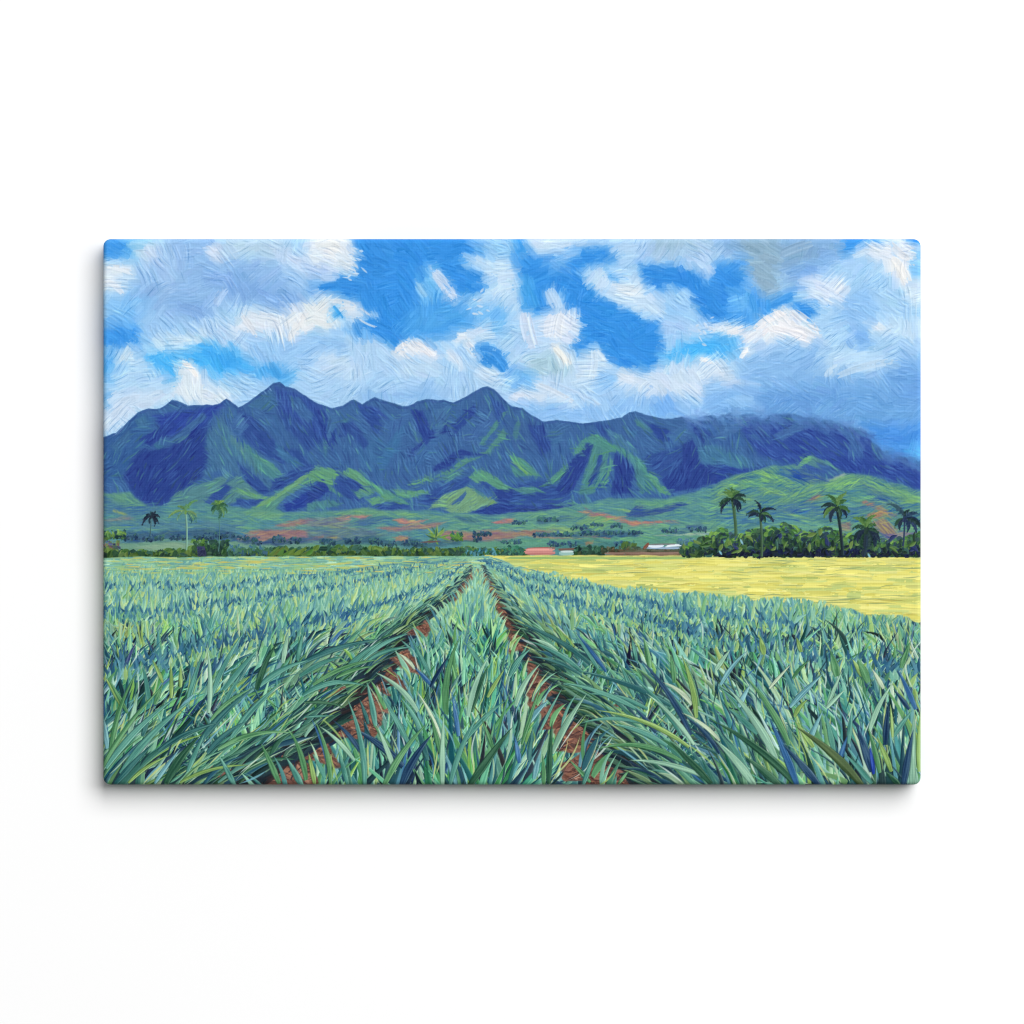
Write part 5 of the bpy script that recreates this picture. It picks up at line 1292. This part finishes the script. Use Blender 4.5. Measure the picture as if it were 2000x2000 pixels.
# ----------------------------------------------------------------------------- scene
PX = 0.914 / 1598.0            # one photo pixel in metres: the print is 36 x 24 inches
DEPTH = 56.0                   # stretcher depth in photo pixels (1 1/4 inch)
RC, RE = 14.0, 9.0             # corner radius and rounding of the folded edge, photo pixels
LIGHT = 1.155                   # light arriving on the wall; keeps pigments at their real reflectance
RELIEF = 0.6                  # height of the paint, photo pixels

for o in list(bpy.data.objects):
    bpy.data.objects.remove(o)
C = bpy.context.scene.collection


def linear(c):
    c = np.clip(c / 255.0, 0, 1)
    return np.where(c <= 0.04045, c / 12.92, ((c + 0.055) / 1.055) ** 2.4)


def world(px, py, depth):
    """photo pixel and distance in front of the wall (photo pixels) to metres"""
    return np.stack([(px - 1000.0) * PX, -depth * PX, (1000.0 - py) * PX], -1)


def new_mesh(name, co, quads, parent=None, colours=None, mat=None, smooth=True):
    me = bpy.data.meshes.new(name)
    me.vertices.add(len(co)); me.vertices.foreach_set("co", np.ascontiguousarray(co, np.float32).ravel())
    n = len(quads)
    me.loops.add(n * 4); me.loops.foreach_set("vertex_index", np.ascontiguousarray(quads, np.int32).ravel())
    me.polygons.add(n)
    me.polygons.foreach_set("loop_start", np.arange(0, n * 4, 4, dtype=np.int32))
    me.update(calc_edges=True)
    me.polygons.foreach_set("use_smooth", np.full(n, smooth, bool))
    if colours is not None:
        at = me.color_attributes.new("pigment", 'FLOAT_COLOR', 'POINT')
        rgba = np.ones((len(co), 4), np.float32); rgba[:, :3] = colours
        at.data.foreach_set("color", rgba.ravel())
    me.validate()
    if mat:
        me.materials.append(mat)
    o = bpy.data.objects.new(name, me); C.objects.link(o)
    if parent:
        o.parent = parent
    return o


def paint_material():
    m = bpy.data.materials.new("printed_canvas"); m.use_nodes = True
    nt = m.node_tree; nt.nodes.clear()
    out = nt.nodes.new('ShaderNodeOutputMaterial'); b = nt.nodes.new('ShaderNodeBsdfPrincipled')
    a = nt.nodes.new('ShaderNodeAttribute'); a.attribute_name = "pigment"
    nt.links.new(a.outputs['Color'], b.inputs['Base Color'])
    b.inputs['Roughness'].default_value = 0.78
    b.inputs['Specular IOR Level'].default_value = 0.12
    tc = nt.nodes.new('ShaderNodeTexCoord'); no = nt.nodes.new('ShaderNodeTexNoise')
    no.inputs['Scale'].default_value = 900; no.inputs['Detail'].default_value = 2
    nt.links.new(tc.outputs['Object'], no.inputs['Vector'])
    bu = nt.nodes.new('ShaderNodeBump'); bu.inputs['Strength'].default_value = 0.12; bu.inputs['Distance'].default_value = 0.0004
    nt.links.new(no.outputs['Fac'], bu.inputs['Height']); nt.links.new(bu.outputs['Normal'], b.inputs['Normal'])
    nt.links.new(b.outputs['BSDF'], out.inputs['Surface'])
    return m


def wall_material():
    m = bpy.data.materials.new("white_wall_paint"); m.use_nodes = True
    nt = m.node_tree; b = nt.nodes['Principled BSDF']
    b.inputs['Roughness'].default_value = 0.9; b.inputs['Specular IOR Level'].default_value = 0.05
    tc = nt.nodes.new('ShaderNodeTexCoord'); no = nt.nodes.new('ShaderNodeTexNoise')
    no.inputs['Scale'].default_value = 3.0
    nt.links.new(tc.outputs['Object'], no.inputs['Vector'])
    mr = nt.nodes.new('ShaderNodeMix'); mr.data_type = 'RGBA'
    mr.inputs[6].default_value = (0.878, 0.878, 0.878, 1); mr.inputs[7].default_value = (0.886, 0.886, 0.886, 1)
    nt.links.new(no.outputs['Fac'], mr.inputs[0]); nt.links.new(mr.outputs[2], b.inputs['Base Color'])
    return m


PAINT = paint_material()

# wall behind the print
wall = new_mesh("wall", np.array([(-6, 0, -4), (6, 0, -4), (6, 0, 4), (-6, 0, 4)], float), np.array([[0, 1, 2, 3]]), None, None, wall_material(), False)
wall['kind'] = 'structure'
wall['label'] = 'plain white wall behind the canvas'

# the print: an Empty on the wall behind the middle of the canvas
root = bpy.data.objects.new("canvas_print", None); C.objects.link(root)
root.empty_display_size = 0.05
root['label'] = 'wide canvas print of a painted pineapple field below blue mountains, hanging on a white wall'
root['category'] = 'canvas print'

# front of the canvas: every paint cell is a vertex, folded back at the edge, round at the corners
XL, XR, YT, YB = X0, X0 + PW, Y0, Y0 + PH
gx_ = np.linspace(XL, XR, W); gy_ = np.linspace(YT, YB, H)
QX, QY = np.meshgrid(gx_, gy_)
cx_ = np.clip(QX, XL + RC, XR - RC); cy_ = np.clip(QY, YT + RC, YB - RC)
dx_, dy_ = QX - cx_, QY - cy_
rr = np.hypot(dx_, dy_)
corner = (np.abs(dx_) > 0) & (np.abs(dy_) > 0)
edge_d = np.minimum(np.minimum(QX - XL, XR - QX), np.minimum(QY - YT, YB - QY))
edge_d = np.where(corner, RC - rr, edge_d)
outside = edge_d < -1e-6
k_ = np.where(outside, RC / np.maximum(rr, 1e-9), 1.0)
VX = np.where(corner, cx_ + dx_ * k_, QX); VY = np.where(corner, cy_ + dy_ * k_, QY)
ed = np.clip(edge_d, 0, RE)
fold = RE - np.sqrt(np.maximum(RE ** 2 - (RE - ed) ** 2, 0))
hs = hgt.copy()
hs[1:-1, 1:-1] = (hgt[1:-1, 1:-1] * 4 + hgt[:-2, 1:-1] + hgt[2:, 1:-1] + hgt[1:-1, :-2] + hgt[1:-1, 2:]) / 8
co_all = world(VX, VY, DEPTH - fold + RELIEF * hs * np.clip(edge_d / 3, 0, 1)).reshape(-1, 3)
col_all = (linear(col) / LIGHT).reshape(-1, 3)
idx = np.arange(W * H).reshape(H, W)
quads = np.stack([idx[1:, :-1], idx[1:, 1:], idx[:-1, 1:], idx[:-1, :-1]], -1)
gone = outside[1:, :-1] & outside[1:, 1:] & outside[:-1, 1:] & outside[:-1, :-1]
face_lab = lab[:-1, :-1].copy(); face_lab[face_lab == 0] = FIELD
face_lab[gone] = -1

PARTS = [(SKY, "painted_sky", None), (MOUNT, "painted_mountain_range", None), (VALLEY, "painted_foothills", None), (HEDGE, "painted_hedge", None),
         (BARN_PINK, "painted_barn_roof", "pink barn roof at the edge of the painted yellow field"), (SHED, "painted_shed", "pale shed beside the painted pink barn roof"),
         (ROOFS, "painted_farm_roof", "white farm roofs by the painted grove"), (GROVE, "painted_grove", None), (YELLOW, "painted_yellow_field", None),
         (FIELD, "painted_pineapple_field", None), 
         (TRACK, "painted_track", "reddish strip of earth behind the painted yellow field")]
PL = ['tall dark palm leftmost above the painted grove', 'slim dark palm second from the left in the painted grove', 'tall palm in the middle of the painted grove',
      'short bushy palm in the painted grove', 'bluish palm at the right edge of the painting', 'small black palm on the left plain of the painting',
      'pale green palm with a light trunk on the left plain', 'small leafy palm with a faint trunk on the left plain']
for k in range(8):
    PARTS.append((PALM0 + k, "painted_palm_tree", PL[k]))
for k in range(NPATCH):
    PARTS.append((40 + k, "painted_soil_patch", None))
for L_, nm, lb in PARTS:
    q = quads[face_lab == L_]
    if len(q) == 0:
        continue
    used, inv = np.unique(q.ravel(), return_inverse=True)
    o = new_mesh(nm, co_all[used], inv.reshape(-1, 4), root, col_all[used], PAINT)
    if lb:
        o['label'] = lb

# the sides: the picture carried round the edge and back to the wall
P = []
for (ccx, ccy, a0) in ((XR - RC, YT + RC, -90), (XR - RC, YB - RC, 0), (XL + RC, YB - RC, 90), (XL + RC, YT + RC, 180)):
    for t_ in np.linspace(a0, a0 + 90, 10):
        P.append((ccx + RC * math.cos(math.radians(t_)), ccy + RC * math.sin(math.radians(t_))))
P = np.array(P); ring = []
for a_, b_ in zip(P, np.roll(P, -1, 0)):
    m_ = max(1, int(np.hypot(*(b_ - a_)) / 2.5))
    for t_ in range(m_):
        ring.append(a_ + (b_ - a_) * t_ / m_)
ring = np.array(ring); nr = len(ring)
depths = np.linspace(DEPTH - RE + 0.4, 0.6, 22)
inx = np.clip(ring[:, 0], XL + RC, XR - RC) - ring[:, 0]; iny = np.clip(ring[:, 1], YT + RC, YB - RC) - ring[:, 1]
nn = np.hypot(inx, iny); inx, iny = inx / nn, iny / nn
sco, scol = [], []
for d_ in depths:
    sco.append(world(ring[:, 0], ring[:, 1], np.full(nr, d_)))
    dep_ = DEPTH - d_
    i_ = np.clip(((ring[:, 1] + iny * dep_ - Y0) * S).astype(int), 0, H - 1); j_ = np.clip(((ring[:, 0] + inx * dep_ - X0) * S).astype(int), 0, W - 1)
    scol.append(linear(col[i_, j_]) / LIGHT)
a_ = np.arange(nr); b_ = (a_ + 1) % nr
sq = np.concatenate([np.stack([k * nr + a_, (k + 1) * nr + a_, (k + 1) * nr + b_, k * nr + b_], -1) for k in range(len(depths) - 1)])
new_mesh("wrapped_edge", np.concatenate(sco), sq, root, np.concatenate(scol), PAINT)

# ----------------------------------------------------------------------------- light, camera
w = bpy.data.worlds.new("World"); bpy.context.scene.world = w; w.use_nodes = True
bg = w.node_tree.nodes['Background']; bg.inputs[0].default_value = (1, 1, 1, 1); bg.inputs[1].default_value = 0.24
ld = bpy.data.lights.new("softbox", 'AREA'); ld.shape = 'RECTANGLE'; ld.size = 28.0; ld.size_y = 32.0; ld.energy = 19750
lo = bpy.data.objects.new("softbox", ld); C.objects.link(lo)
lo.location = (15.4, -25.0, 18.8); lo.rotation_euler = (math.radians(90), 0, 0)

cam = bpy.data.cameras.new("camera"); co_ = bpy.data.objects.new("camera", cam); C.objects.link(co_)
DIST = 4.0
co_.location = (0, -(DEPTH * PX + DIST), 0); co_.rotation_euler = (math.radians(90), 0, 0)
cam.sensor_width = 36; cam.lens = 36 * DIST / (2000 * PX); cam.clip_end = 100
sc = bpy.context.scene
sc.camera = co_
sc.cycles.filter_width = 1.0
sc.render.resolution_x = sc.render.resolution_y = 1024
sc.view_settings.view_transform = 'Standard'; sc.view_settings.look = 'None'
sc.view_settings.exposure = 0; sc.view_settings.gamma = 1; sc.view_settings.use_curve_mapping = False
